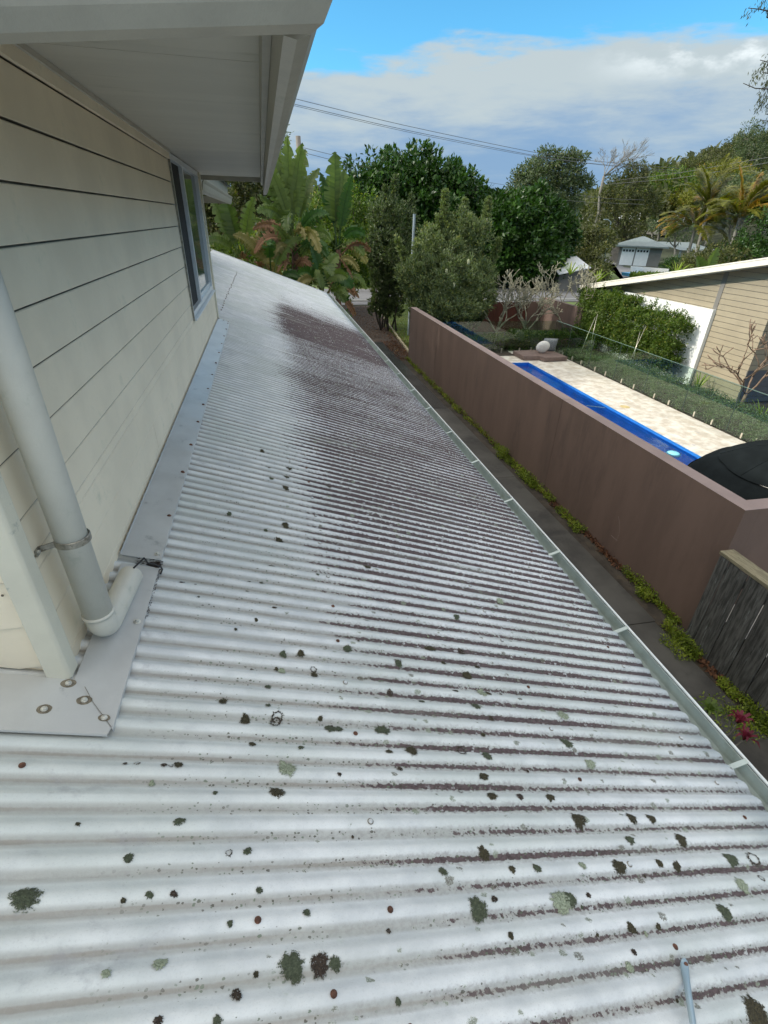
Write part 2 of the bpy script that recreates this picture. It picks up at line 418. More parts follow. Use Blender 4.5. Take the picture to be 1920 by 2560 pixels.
def crust(m):
    t = NT(m.node_tree); b = m.node_tree.nodes['Principled BSDF']
    at = t.n('ShaderNodeAttribute'); at.attribute_name = 'edge'; e = at.outputs['Fac']
    nn = t.noise(pos(t), 330, 3, .6); n_b = t.noise(pos(t), 90, 3, .6)
    nn = t.m('ADD', t.m('MULTIPLY', nn, .6), t.m('MULTIPLY', n_b, .4))
    a = t.m('GREATER_THAN', nn, t.m('ADD', .36, t.m('MULTIPLY', t.m('POWER', e, 1.6), .26)))
    t.put(b.inputs['Alpha'], a)
    old = b.inputs['Base Color'].links[0].from_socket
    t.put(b.inputs['Base Color'], t.mix(t.m('MULTIPLY', t.ss(e, .55, .95), .7), old, (.30, .34, .27)))
    return m
M_lich = [mat("olive_lichen", (.060, .052, .026), .95, .45, 160, 1.0, 400, stain=(.13, .13, .08), st=(.55, .7), sscale=220),
          mat("green_lichen", (.095, .115, .07), .95, .35, 160, 1.0, 400, stain=(.07, .09, .05), st=(.5, .7), sscale=220),
          mat("pale_lichen", (.33, .38, .28), .95, .25, 160, .8, 400, stain=(.14, .17, .10), st=(.5, .66), sscale=200),
          mat("brown_lichen", (.055, .038, .026), .95, .45, 160, 1.0, 400, stain=(.40, .42, .42), st=(.58, .64), sscale=190)]
L_dark = leafmat("glossy_dark_leaf", (.014, .036, .007), (.036, .088, .012), (.075, .15, .025), .2, .4)
L_bank = leafmat("grey_green_leaf", (.05, .075, .035), (.17, .21, .095), (.30, .30, .10), .3)
L_gum = leafmat("gum_leaf", (.04, .06, .03), (.10, .135, .06), (.20, .20, .10), .3)
L_olive = leafmat("olive_leaf", (.035, .045, .016), (.10, .11, .035), (.17, .15, .04), .3)
L_hedge = leafmat("hedge_leaf", (.035, .065, .010), (.10, .16, .02), (.28, .27, .05), .35)
L_cover = leafmat("ground_cover_leaf", (.07, .10, .05), (.18, .23, .12), (.34, .34, .24), .3)
L_weed = leafmat("bright_weed_leaf", (.085, .125, .012), (.22, .28, .03), (.36, .36, .06), .35)
L_litter = leafmat("dry_leaf", (.07, .03, .016), (.13, .06, .03), (.34, .20, .07), .1, .8)
L_nic = leafmat("giant_paddle_leaf", (.05, .085, .024), (.155, .21, .055), (.34, .38, .18), .33, .38)
L_nicd = leafmat("dark_paddle_leaf", (.02, .06, .015), (.06, .13, .025), (.20, .24, .05), .3, .4)
L_dead = leafmat("dead_paddle_leaf", (.13, .06, .03), (.30, .17, .10), (.40, .28, .18), .15, .8)
L_yel = leafmat("yellowing_paddle_leaf", (.15, .14, .045), (.28, .24, .09), (.36, .30, .15), .3, .5)
L_palm = leafmat("golden_palm_leaf", (.08, .10, .015), (.20, .20, .03), (.34, .20, .04), .35, .45)
L_grass = leafmat("grass_blade", (.09, .13, .02), (.20, .24, .04), (.30, .27, .08), .3)
L_cord = leafmat("red_cordyline_leaf", (.07, .008, .018), (.15, .014, .035), (.22, .03, .05), .25)
L_strap = leafmat("strap_leaf", (.07, .13, .02), (.25, .33, .05), (.45, .45, .12), .3)
def glassmat(name, tint, op):
    m, t, b = mk(name)
    for n_ in list(t.t.nodes):
        if n_.type == 'BSDF_PRINCIPLED': t.t.nodes.remove(n_)
    tr = t.n('ShaderNodeBsdfTransparent'); t.put(tr.inputs[0], tint)
    gl = t.n('ShaderNodeBsdfGlossy'); gl.inputs['Roughness'].default_value = .02
    ge = t.n('ShaderNodeNewGeometry'); ca = t.m('ABSOLUTE', t.vm('DOT_PRODUCT', ge.outputs['Normal'], ge.outputs['Incoming']))
    fr = t.m('MULTIPLY', t.m('POWER', t.m('SUBTRACT', 1.0, ca), 5.0), .9)
    mx = t.n('ShaderNodeMixShader'); t.put(mx.inputs[0], t.m('ADD', fr, op, clamp=True))
    t.t.links.new(tr.outputs[0], mx.inputs[1]); t.t.links.new(gl.outputs[0], mx.inputs[2])
    t.t.links.new(mx.outputs[0], t.t.nodes['Material Output'].inputs[0])
    return m
M_glass = glassmat("pool_fence_glass", (.84, .92, .87), .05)
def watermat():
    m, t, b = mk("pool_water")
    for n_ in list(t.t.nodes):
        if n_.type == 'BSDF_PRINCIPLED': t.t.nodes.remove(n_)
    tr = t.n('ShaderNodeBsdfTransparent'); t.put(tr.inputs[0], (.72, .92, 1.0))
    gl = t.n('ShaderNodeBsdfGlossy'); gl.inputs['Roughness'].default_value = .03
    bn = t.n('ShaderNodeBump'); bn.inputs['Strength'].default_value = .35; bn.inputs['Distance'].default_value = .03
    t.put(bn.inputs['Height'], t.noise(t.vm('MULTIPLY', pos(t), (1, .7, 1)), 5, 3, .5, .6))
    t.t.links.new(bn.outputs[0], gl.inputs['Normal'])
    fr = t.n('ShaderNodeFresnel'); fr.inputs[0].default_value = 1.33; t.t.links.new(bn.outputs[0], fr.inputs['Normal'])
    mx = t.n('ShaderNodeMixShader'); t.put(mx.inputs[0], t.m('ADD', fr.outputs[0], .02, clamp=True))
    t.t.links.new(tr.outputs[0], mx.inputs[1]); t.t.links.new(gl.outputs[0], mx.inputs[2])
    t.t.links.new(mx.outputs[0], t.t.nodes['Material Output'].inputs[0])
    return m
M_water = watermat()
M_gedge = mat("glass_edge_green", (.13, .20, .17), .3, .05, 5, 0)
M_gjoint = mat("dark_glass_joint", (.03, .05, .04), .4, .05, 5, 0)
def winglass():
    m, t, b = mk("window_glass")
    t.put(b.inputs['Base Color'], (.05, .075, .07)); b.inputs['Roughness'].default_value = .05
    b.inputs['Specular IOR Level'].default_value = .9
    return m
M_wglass = winglass()

G0 = -3.37
for m_ in M_lich: crust(m_)
# ------------------------------------------------------------------ ground, road, path
def sheet(name, pts, z, m, label=None, kind='structure', parent=None, sub=1):
    mb = MB(); mb.add([(p[0], p[1], z) for p in pts], [tuple(range(len(pts)))])
    return mb.build(name, m, parent, kind=kind, label=label)
def terrain():
    nx, ny = 90, 90
    xs = np.sign(np.linspace(-1, 1, nx)) * np.abs(np.linspace(-1, 1, nx)) ** 2.2 * 2500 + 20
    ys = np.linspace(0, 1, ny) ** 2.2 * 3000 - 60
    X, Y = np.meshgrid(xs, ys)
    def h(X, Y):
        s = np.clip((X - .55 * Y - 12) / 120, 0, 1) * np.clip((Y - 45) / 60, 0, 1)
        z = 44 * s ** 1.1 * np.clip((Y - 45) / 130, 0, 1)
        s2 = np.clip((Y - 300) / 700, 0, 1); z = z + 24 * s2 * (1 + .3 * np.sin(X / 170) + .2 * np.sin(X / 61))
        return z
    Z = h(X, Y) - 3.40
    V = np.stack([X, Y, Z], -1).reshape(-1, 3)
    f = [(j * nx + i, j * nx + i + 1, (j + 1) * nx + i + 1, (j + 1) * nx + i) for j in range(ny - 1) for i in range(nx - 1)
         if not (xs[i] > -29 and xs[i + 1] < 33.5 and ys[j] > -11.5 and ys[j + 1] < 31) ]
    me = bpy.data.meshes.new("ground"); me.from_pydata(V.tolist(), [], f); me.materials.append(M_hill); me.shade_smooth(); me.update()
    o = link("ground", me); o['kind'] = 'structure'
    return h
hterr = terrain()
mb = MB()
for a_, b_, c_, d_ in ((-30, 34, -12, 4.4), (-30, 6.35, 4.4, 16.72), (10.41, 34, 4.4, 16.72), (-30, 34, 16.72, 31.5)):
    mb.add([(a_, c_, G0 - .012), (b_, c_, G0 - .012), (b_, d_, G0 - .012), (a_, d_, G0 - .012)], [(0, 1, 2, 3)])
mb.build("garden_bed", M_soil, kind='structure')
sheet("road", [(-60, 31.2), (4, 31.6), (34, 34.2), (70, 40), (70, 49), (34, 42.6), (12, 40), (-60, 39)], G0 + .004, M_asph)
sheet("driveway", [(33, 42.5), (41, 43.8), (66, 78), (56, 84)], G0 + .000, M_asph)
sheet("verge", [(-60, 39.05), (12, 40.05), (33, 42.5), (50, 70), (40, 90), (-60, 90)], G0 + .0, M_grass)
sheet("far_lawn", [(41.2, 43.9), (75, 49), (95, 78), (66.3, 78)], G0 + .004, M_grass)
sheet("front_lawn", [(6.25, 19.0), (7.25, 32.0), (30, 33.2), (30, 22.7), (9, 22.7), (9, 19)], G0, M_grass)
sheet("leaf_litter_ground", [(2.0, 20.2), (6.1, 20.2), (7.1, 31.4), (2.0, 31.4)], G0 + .002, M_litter)
# the concrete path beside the house, poured in bays
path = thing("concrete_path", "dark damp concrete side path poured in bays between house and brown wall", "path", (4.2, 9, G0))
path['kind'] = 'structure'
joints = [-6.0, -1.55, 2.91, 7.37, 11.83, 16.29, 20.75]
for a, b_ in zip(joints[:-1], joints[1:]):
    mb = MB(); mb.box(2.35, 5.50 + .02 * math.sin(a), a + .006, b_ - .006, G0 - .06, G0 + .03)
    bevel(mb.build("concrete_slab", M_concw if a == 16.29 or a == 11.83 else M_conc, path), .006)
mb = MB(); mb.hexa([(6.12, 18.9, G0 - .02), (6.2, 18.9, G0 - .02), (7.27, 32.2, G0 - .02), (7.19, 32.2, G0 - .02)],
                   [(6.12, 18.9, G0 + .07), (6.2, 18.9, G0 + .07), (7.27, 32.2, G0 + .07), (7.19, 32.2, G0 + .07)])
mb.build("timber_edging", M_edge, label="thin pale timber edging between leaf litter and front lawn", cat="garden edging")
mb = MB(); mb.hexa([(-60, 31.05, G0 - .05), (34, 34.0, G0 - .05), (34, 34.15, G0 - .05), (-60, 31.2, G0 - .05)], [(-60, 31.05, G0 + .09), (34, 34.0, G0 + .09), (34, 34.15, G0 + .09), (-60, 31.2, G0 + .09)])
k_ = mb.build("kerb", M_conc_far); k_['kind'] = 'structure'

# ------------------------------------------------------------------ the house: walls, boards, eaves
house = thing("house", "cream weatherboard house wall with open sliding window and wide eave on the left", "house", (-3, 7, G0))
E0, EZ = .16101, .35381
WY1 = 6.46
def clad_side(y0, y1, z0, z1, zmin=None):
    """one lapped board on the long wall (outer face x = 0)"""
    mb = MB()
    pr = [(-.02, z0 + .0065), (-.001, z0 + .0065), (0, z0 + .0085), (-.003, z1 - .003), (-.006, z1), (-.02, z1)]
    mb.sweep(pr, 'y', y0, y1)
    o = mb.build("weatherboard", M_clad, house)
    o.data.materials.append(M_gapshade)            # joint shadow painted onto the hidden board edges
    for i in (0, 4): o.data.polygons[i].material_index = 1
    return o
for j in range(-3, 9):
    z0 = EZ + E0 * j; z1 = z0 + E0
    if j == -3: z0 = -.02
    z1 = min(z1, 1.70)
    if z1 - z0 < .02: continue
    if z0 > .40 - .15 and z0 < 1.70:
        if z0 < .39: clad_side(-.002, WY1, z0, min(z1, .395)); 
        if z0 < .39 and z1 > .395: clad_side(-.002, 4.035, .395, z1)
        elif z0 >= .39: clad_side(-.002, 4.035, z0, z1)
        if z0 >= .39: clad_side(6.27, WY1, z0, z1)
        elif z1 > .395: clad_side(6.27, WY1, .395, z1)
    elif j == -2:
        clad_side(-.002, 1.718, z0, z1); clad_side(1.724, WY1, z0, z1)
    else: clad_side(-.002, WY1, z0, z1)
# end wall boards, cut along the roof slope
for j in range(-3, 9):
    z0 = EZ + .010 + E0 * j; z1 = min(z0 + E0, 1.70)
    xs = list(np.linspace(-.001, -4.0, 17))
    for k in range(16):
        pass
    pts = []
    xa = -.001
    xe = -4.0
    # keep the part above the slope z = -x*TP + .012
    poly = [(xa, z0 + .007), (xe, z0 + .007), (xe, z1), (xa, z1)]
    out = []
    def sgn(p): return p[1] - (-p[0] * TP + .007)
    for a, b_ in zip(poly, poly[1:] + poly[:1]):
        sa, sb = sgn(a), sgn(b_)
        if sa >= 0: out.append(a)
        if sa * sb < 0:
            t_ = sa / (sa - sb); out.append((a[0] + t_ * (b_[0] - a[0]), a[1] + t_ * (b_[1] - a[1])))
    if len(out) < 3: continue
    mb = MB(); n = len(out)
    fr = [(p[0], .0 + .009 * (p[1] - z0) / E0, p[1]) for p in out]
    bk = [(p[0], .02, p[1]) for p in out]
    mb.add(fr + bk, [tuple(range(n)), tuple(range(n, 2 * n))[::-1]] + [(i, n + i, n + (i + 1) % n, (i + 1) % n) for i in range(n)])
    mb.build("weatherboard", M_clad_end, house)
mb = MB()   # inner wall core, so nothing shows between boards
mb.box(-6.0, -.06, .021, WY1, -.05, 1.70)
core2 = MB(); core2.box(-.0195, -.0190, .0215, 4.03, -.05, 1.70); core2.build("gap_shade", M_gapshade, house)  # dark sheet giving the joints their painted shadow lines
mb.box(-.0595, -.0205, .0215, 4.04, -.05, 1.70); mb.box(-.0595, -.0205, 4.041, 6.265, -.05, .395); mb.box(-.0595, -.0205, 6.266, WY1, -.05, 1.70)
mb.box(-6.0, -.86, WY1, 14.3, -.3, 1.70)
mb.box(-6.0, 2.15, -4.0, 14.9, G0, -.98)
mb.build("wall_core", M_clad, house)
# corner board, with two faces
mb = MB(); mb.sweep([(-.046, -.024), (.012, -.024), (.020, -.016), (.022, .036), (-.0, .038), (-.0, -.001), (-.046, -.001)], 'y', 0, 1)
v = []
for (a, b_, c) in mb.v: v.append((a, c, (-a * TP * .0 + (.004 - max(a, 0) * .2 if b_ == 0 else 1.70))))
mb.v = v
bevel(mb.build("corner_board", M_trim, house), .004)
mb = MB(); mb.box(-.001, .02, WY1 - .01, WY1 + .05, -.01, 1.70); mb.build("corner_board", M_trim, house)
mb = MB(); mb.box(.001, .018, .085, 4.03, 1.645, 1.70); mb.build("frieze_mould", M_clad, house)
for (x, z) in ((-.075, .33), (-.055, .22), (-.05, .10)):
    mb = MB(); mb.tube([(x, .001, z), (x, -.0015, z)], .0035, 8); mb.build("nail_head", M_ring, house)
# window
win = link("window", None, house, loc=Vector((0, 5.15, .4)) - Vector(house.location))
def wpart(name, mb, m, **k):
    o = link(name, mb.mesh(name, m), win, loc=(0, 0, 0))
    o.data.transform(Matrix.Translation((0, -5.15, -.4)))
    return o
wy0, wy1, wz0, wz1 = 4.045, 6.26, .405, 1.695
for (a, b_, c, d) in ((wy0, wy1, wz0, wz0 + .045), (wy0, wy1, wz1 - .045, wz1), (wy0, wy0 + .045, wz0 + .045, wz1 - .045), (wy1 - .045, wy1, wz0 + .045, wz1 - .045)):
    mb = MB(); mb.box(-.055, .012, a, b_, c, d); wpart("frame", mb, M_wframe)
mb = MB(); mb.box(-.04, .004, 4.86, 4.93, wz0 + .045, wz1 - .045); wpart("mullion", mb, M_wframe)
mb = MB(); mb.box(-.05, -.012, 4.99, 5.04, wz0 + .045, wz1 - .045); mb.box(-.05, -.012, 5.04, wy1 - .045, wz0 + .045, wz0 + .09); wpart("sash", mb, M_wframe)
mb = MB(); mb.box(-.030, -.026, 4.93, wy1 - .045, wz0 + .05, wz1 - .05); wpart("glass_pane", mb, M_wglass)
mb = MB(); mb.box(-.034, -.030, wy0 + .045, 4.86, wz0 + .045, wz1 - .045); wpart("flyscreen", mb, M_wdark)
mb = MB(); mb.sweep([(-.06, wz0 - .001), (.035, wz0 - .012), (.035, wz0 - .03), (-.06, wz0 - .03)], 'y', wy0 - .01, wy1 + .01); wpart("sill", mb, M_wframe)
mb = MB(); mb.box(.0, .016, wy0 - .012, wy0 - .002, wz0 - .03, wz1); wpart("side_flashing", mb, M_steel)
# soffit sheets, fascia, gutters
HS = 1.707
for a, b_ in ((-.155, 1.010), (1.014, 3.9), (3.904, 7.04)):
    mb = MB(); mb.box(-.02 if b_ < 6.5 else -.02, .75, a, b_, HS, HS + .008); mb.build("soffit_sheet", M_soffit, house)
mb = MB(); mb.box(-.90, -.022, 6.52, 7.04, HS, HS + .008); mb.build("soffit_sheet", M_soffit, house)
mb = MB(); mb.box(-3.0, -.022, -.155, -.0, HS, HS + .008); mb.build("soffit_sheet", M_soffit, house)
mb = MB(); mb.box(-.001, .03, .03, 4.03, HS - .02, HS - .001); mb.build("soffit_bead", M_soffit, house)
mb = MB(); mb.box(.75, .772, -.14, 7.04, 1.62, 1.90); mb.build("fascia", M_gutpaint, house)
mb = MB(); mb.box(-.95, .772, 7.04, 7.062, 1.655, 1.90); mb.build("fascia", M_gutpaint, house)
def quad_profile(s=1):
    return [(.0, .0), (.022, -.004), (.045, .004), (.062, .028), (.072, .07), (.076, .11), (.088, .128), (.098, .15), (.098, .168), (.088, .17), (.088, .155), (.066, .12), (.05, .04), (.03, .012), (.006, .012), (.004, .17), (0, .17)]
mb = MB(); mb.sweep([(.773 + a, 1.512 + b_) for a, b_ in quad_profile()], 'y', -.160, 7.05); mb.build("gutter", M_gutpaint, house, smooth=False)
# near gutter, falling to the left
gy = -.165
mb = MB(); pr = quad_profile(); n = len(pr)
x0_, x1_ = -2.2, .868
vs = [(x0_, gy - a, 1.515 - .107 * (x1_ - x0_) * .93 + b_) for a, b_ in pr] + [(.800 + a * .75, gy - a, 1.515 + b_) for a, b_ in pr]
mb.add(vs, [(i, (i + 1) % n, n + (i + 1) % n, n + i) for i in range(n)] + [tuple(range(n))[::-1], tuple(range(n, 2 * n))])
mb.build("gutter", M_gutpaint, house, label="near gutter across the top of the eave")
mb = MB(); mb.hexa([(-2.2, gy, 1.36), (.75, gy, 1.66), (.75, gy + .02, 1.66), (-2.2, gy + .02, 1.36)], [(-2.2, gy, 1.9), (.75, gy, 1.9), (.75, gy + .02, 1.9), (-2.2, gy + .02, 1.9)])
mb.build("fascia", M_gutpaint, house)
# upper roof (hip) seen only from elsewhere, but it shades the side of the house
mb = MB()
rz = 1.90
A = [(.80, -.3, rz), (.80, 7.1, rz), (0.0, 7.1, rz), (0.0, 15.1, rz), (-12.5, 15.1, rz), (-12.5, -.3, rz)]
Rg = [(-5.9, 5.0, rz + 3.0), (-5.9, 9.6, rz + 3.0)]
mb.add(A + Rg, [(0, 1, 2, 3, 7, 6), (3, 4, 7), (4, 5, 6, 7), (5, 0, 6)])
mb.build("upper_roof", M_groof, house)
# further wing: eave, fascia and gutter
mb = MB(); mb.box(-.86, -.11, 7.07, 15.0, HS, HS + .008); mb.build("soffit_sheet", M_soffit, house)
mb = MB(); mb.box(-.11, -.088, 7.07, 15.0, 1.53, 1.90); mb.build("fascia", M_gutpaint, house)
mb = MB(); mb.sweep([(-.087 + a, 1.512 + b_) for a, b_ in quad_profile()], 'y', 7.07, 15.1); mb.build("gutter", M_gutpaint, house)
mb = MB(); mb.box(-3.0, -.09, 15.0, 15.1, 1.52, 1.68); mb.build("gutter", M_gutpaint, house)

# ------------------------------------------------------------------ corrugated lean-to roof
roof = thing("corrugated_roof", "long white lichen-spotted corrugated iron roof with dark worn valleys", "roof", (1.3, 7.5, -.9))
Y0C = -.38437
def rz_at(x, y):
    return -x * TP - .008 * (1 - math.cos(2 * PI * (y - Y0C) / .076))
XE = 2.685
def corr_sheet(ya, n, x0, x1, lift=0.0):
    seg = 12; nx = 22
    ys = np.linspace(ya, ya + n * .076 + .020, n * seg + 4)
    xs = np.linspace(x0, x1, nx)
    X, Y = np.meshgrid(xs, ys)
    Z = -X * TP - .008 * (1 - np.cos(2 * PI * (Y - Y0C) / .076)) + lift
    Z = Z + .0012 * np.sin(X * 2.1 + ya * 5) * np.sin(Y * 3.3 + 1)
    ny = len(ys)
    V = np.stack([X, Y, Z], -1).reshape(-1, 3)
    lap = np.clip((Y.reshape(-1) - (ya + n * .076 - .030)) / .012, 0, 1) * .0016; V[:, 2] += lap
    V2 = V.copy(); V2[:, 2] -= .0012
    f = [(j * nx + i, j * nx + i + 1, (j + 1) * nx + i + 1, (j + 1) * nx + i) for j in range(ny - 1) for i in range(nx - 1)]
    N = len(V)
    f2 = [(N + j * nx + nx - 1, N + (j + 1) * nx + nx - 1, (j + 1) * nx + nx - 1, j * nx + nx - 1) for j in range(ny - 1)]
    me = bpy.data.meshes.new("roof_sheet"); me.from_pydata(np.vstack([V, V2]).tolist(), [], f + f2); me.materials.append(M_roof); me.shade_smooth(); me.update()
    return link("roof_sheet", me, roof)
ya = Y0C - .019 - .76 * 4
k = 0
while ya < 16.6:
    n = 10
    x0 = -3.2 if ya + .76 < -.02 else (-.05 if ya < 6.3 else -.85)
    if ya < -.02 <= ya + .76:   # the sheet that straddles the wall end
        x0 = -3.2
    corr_sheet(ya, n, x0, XE, .0006 * (k % 2)); ya += .76; k += 1
YEND = ya
mb = MB(); mb.hexa([(-.9, YEND - .02, .9 * TP - .14), (2.70, YEND - .02, -2.70 * TP - .14), (2.70, YEND + .045, -2.70 * TP - .14), (-.9, YEND + .045, .9 * TP - .14)],
                   [(-.9, YEND - .02, .9 * TP + .02), (2.70, YEND - .02, -2.70 * TP + .02), (2.70, YEND + .045, -2.70 * TP + .02), (-.9, YEND + .045, .9 * TP + .02)])
mb.build("barge_capping", M_lip, roof)
mb = MB(); mb.box(2.60, 2.66, -3.4, YEND - .03, -1.18, -1.0); mb.build("eave_board", M_gutpaint, roof)
# flashing along the wall, in two lengths, and the mitred front piece
def flash_strip(y0, y1, x0=.012, x1=.163):
    ys = np.arange(y0, y1 + 1e-6, max(.02, (y1 - y0) / 160)); ys = np.append(ys[:-1], y1)
    xs = [x0, x0 + .001, .06, .11, .150, x1, x1 + .001]
    dz = [.014, .004, .0035, .003, .004, .004, -.006]
    V = []; nx = len(xs)
    for y in ys:
        wv = .0035 * math.sin(y * 9 + 1) + .002 * math.sin(y * 23) + .0015 * math.sin(y * 61)
        for x, d in zip(xs, dz):
            e = max(0, (x - .05) / .11)
            V.append((x + (.0015 * math.sin(y * 41) if x > .16 else 0), y, -x * TP + d + .002 + e * abs(wv) * 1.0))
    f = [(j * nx + i, j * nx + i + 1, (j + 1) * nx + i + 1, (j + 1) * nx + i) for j in range(len(ys) - 1) for i in range(nx - 1)]
    me = bpy.data.meshes.new("flashing"); me.from_pydata(V, [], f); me.materials.append(M_flash); me.shade_smooth(); me.update()
    try: me.set_sharp_from_angle(angle=math.radians(40))
    except Exception: pass
    return link("flashing", me, roof)
o = flash_strip(.655, WY1 + .02)
# near side piece, cut on the mitre
V = []; ys = np.linspace(-.20, .600, 30)
mb = MB()
def fz(x, y): return -x * TP + .006
pts = [(.026, -.0225), (.026, .60), (.163, .602), (.163, -.192)]
mb.add([(a, b_, fz(a, b_)) for a, b_ in pts] + [(.164, .602, fz(.164, 0) - .010), (.164, -.192, fz(.164, 0) - .010)], [(0, 3, 2, 1), (2, 3, 5, 4)])
mb.build("flashing", M_flash, roof)
pts = [(-3.2, -.022), (-.086, -.022), (.026, -.022), (.160, -.190), (.155, -.212), (-3.2, -.212)]
mb = MB(); mb.add([(a, b_, fz(a, b_) + .0015) for a, b_ in pts] + [(.155, -.2125, fz(.155, 0) - .006), (-3.2, -.2125, fz(-3.2, 0) - .006), (.155, -.206, fz(.155, 0) - .010), (-3.2, -.206, fz(-3.2, 0) - .010)],
                  [(0, 5, 4, 3, 2, 1), (4, 5, 7, 6), (6, 7, 9, 8)])
mb.build("flashing", M_flash, roof)
mb = MB()     # rotten gap between the two lengths
for i in range(60):
    x = random.uniform(.07, .17); y = random.uniform(.607, .652); r = random.uniform(.003, .009)
    mb.add([(x - r, y, fz(x, y) + .001), (x, y - r * .6, fz(x, y) + .003), (x + r, y, fz(x, y) + .002), (x, y + r * .6, fz(x, y) + .0015)], [(0, 1, 2, 3)])
mb.box(.03, .16, .602, .653, -.075, -.052)
for i in range(110):
    y = random.uniform(.28, .66); x = .165 + random.uniform(-.001, .006) ; r = random.uniform(.0015, .005)
    mb.add([(x - r * .5, y, fz(x, y) - .002), (x, y - r, fz(x, y) - .001), (x + r * .5, y, fz(x, y) - .003), (x, y + r, fz(x, y) - .002)], [(0, 1, 2, 3)])
mb.build("rotted_debris", M_debris, roof, kind='stuff')
mb = MB(); mb.tube([(.060, -.048, fz(.06, 0) + .002), (.094, -.102, fz(.094, 0) + .002), (.160, -.186, fz(.16, 0) + .002)], .0006, 4); mb.build("mitre_seam", M_ring, roof)

# screws
def disc_mesh(name, rings, m):
    mb = MB(); k = 10
    for (r0, z0) in rings:
        pass
    b = 0
    for r, z in rings:
        mb.v += [(r * math.cos(2 * PI * j / k), r * math.sin(2 * PI * j / k), z) for j in range(k)]
    for i in range(len(rings) - 1):
        for j in range(k): mb.f.append((i * k + j, i * k + (j + 1) % k, (i + 1) * k + (j + 1) % k, (i + 1) * k + j))
    mb.f.append(tuple((len(rings) - 1) * k + j for j in range(k)))
    return mb.mesh(name, m)
ME_sc = disc_mesh("screw", [(.0098, 0), (.0098, .0012), (.0072, .0014), (.006, .005), (.004, .006)], M_screwp)
ME_scz = disc_mesh("screw", [(.0095, 0), (.0095, .0018), (.006, .002), (.0055, .0065), (.003, .0075)], M_screw)
ME_scr = disc_mesh("screw", [(.0085, 0), (.0085, .0015), (.006, .002), (.0055, .005), (.003, .0058)], M_rust)
ME_sc.materials.append(M_ring)
for i in range(10): ME_sc.polygons[i].material_index = 1
for i in range(10, 20): ME_sc.polygons[i].material_index = 1
def ring_mesh(r):
    mb = MB(); k = 22
    rs = [r * (1 + .06 * math.sin(j * .57 + r * 900) + random.uniform(-.035, .035)) for j in range(k)]
    mb.v = [(rs[j] * math.cos(2 * PI * j / k), rs[j] * .8 * math.sin(2 * PI * j / k), 0.0) for j in range(k)]
    mb.f = [tuple(range(k))]
    return mb.mesh("rust_stain", M_ring)
TILT = Matrix.Rotation(math.atan(TP), 4, 'Y')
def screw(me, x, y, dz=0.0, s=1.0, name="screw"):
    o = bpy.data.objects.new(name, me); C.objects.link(o); o.parent = roof
    o.matrix_local = Matrix.Translation(Vector((x, y, -x * TP + dz)) - Vector(roof.location)) @ TILT @ Matrix.Scale(s, 4)
    return o
def crest_y(i): return Y0C + .076 * i
cnt = 0
for xr, jx in ((.89, .012), (1.755, .01), (2.50, .008)):
    i = -13
    while crest_y(i) < YEND - .1:
        i += random.choice((3, 3, 3, 4)) if xr < 2.4 else random.choice((2, 3))
        y = crest_y(i)
        if y > 9.5: break
        screw(ME_sc if random.random() < .8 else ME_scr, xr + random.uniform(-jx, jx) * .5, y, .0008)
for (x, y) in ((-.014, crest_y(1) - .022), (.566, -.67), (.728, -.86)):
    screw(ME_scr, x, round((y - Y0C) / .076) * .076 + Y0C, .0008)
for y in (.263, .697, 1.03, 1.537, 1.948, 2.378, 2.773, 3.197, 3.65, 4.1, 4.55, 5.0, 5.45, 5.9, 6.3):
    screw(ME_scr if y > .9 else ME_scz, .144, y, .0075 if y > .62 else .0068, 1.35)
for y in (6.44,):
    for x in (.02, .08, .14): screw(ME_scr, x, y, .008)
i = 0
for k in range(26):     # dark screw row near the wall line further off
    screw(ME_scr, .0 + random.uniform(-.01, .01), crest_y(100 + int(k * 3.2)), .001, 1.5)
for (x, y, r) in ((.016, -.040, .021), (.071, -.098, .021), (.135, -.156, .016), (-.016, -.138, .020)):
    screw(ring_mesh(r), x, y, .0080, name="rust_stain"); screw(ME_scz, x, y, .0083)
for k in range(8): screw(ME_scz, -.25 - .3 * k, -.12, .0083)

# lichen patches that can be told apart
def lichen(u, v, rpx, kind=None, el_=1.0):
    p = rf(u, v); x, y = p[0], p[1]
    if x < .12 and y > -.02 or x > 2.66: return
    d = math.dist(p, CAM); r = rpx * d / F * .80
    r = min(r, .045)
    k = 38; mb = MB()
    ph = [random.uniform(0, 6.28) for _ in range(3)]
    rs = [r * (.84 + .07 * math.sin(2 * t + ph[0]) + .05 * math.sin(3 * t + ph[1]) + .05 * math.sin(7 * t + ph[2]) + random.uniform(-.13, .13)) for t in np.linspace(0, 2 * PI, k, endpoint=False)]
    hole = kind == 3 and r > .006 and random.random() < .5
    ringf = [1.38, 1.12, .80, .40]; edg = [1.0, .72, .30, 0.0]; el = []
    for q, rr in enumerate(ringf):
        for j in range(k):
            t = 2 * PI * j / k
            xx = x + rs[j] * rr * math.cos(t) * 1.0; yy = y + rs[j] * rr * math.sin(t) * .95
            h = (.0004, .0012, .0026, .0026)[q] + random.uniform(0, .0007) * (q > 0); el.append(edg[q])
            mb.v.append((xx, yy, rz_at(xx, yy) + .0012 + h))
    for q in range(3):
        if hole and q == 2: continue
        for j in range(k): mb.f.append((q * k + j, q * k + (j + 1) % k, (q + 1) * k + (j + 1) % k, (q + 1) * k + j))
    if not hole: mb.f.append(tuple(3 * k + j for j in range(k)))
    m = M_lich[kind if kind is not None else random.choice((0, 0, 3, 3, 1, 2))]
    o = mb.build("lichen_patch", m, roof)
    at = o.data.attributes.new('edge', 'FLOAT', 'POINT'); at.data.foreach_set('value', np.array(el, np.float32))
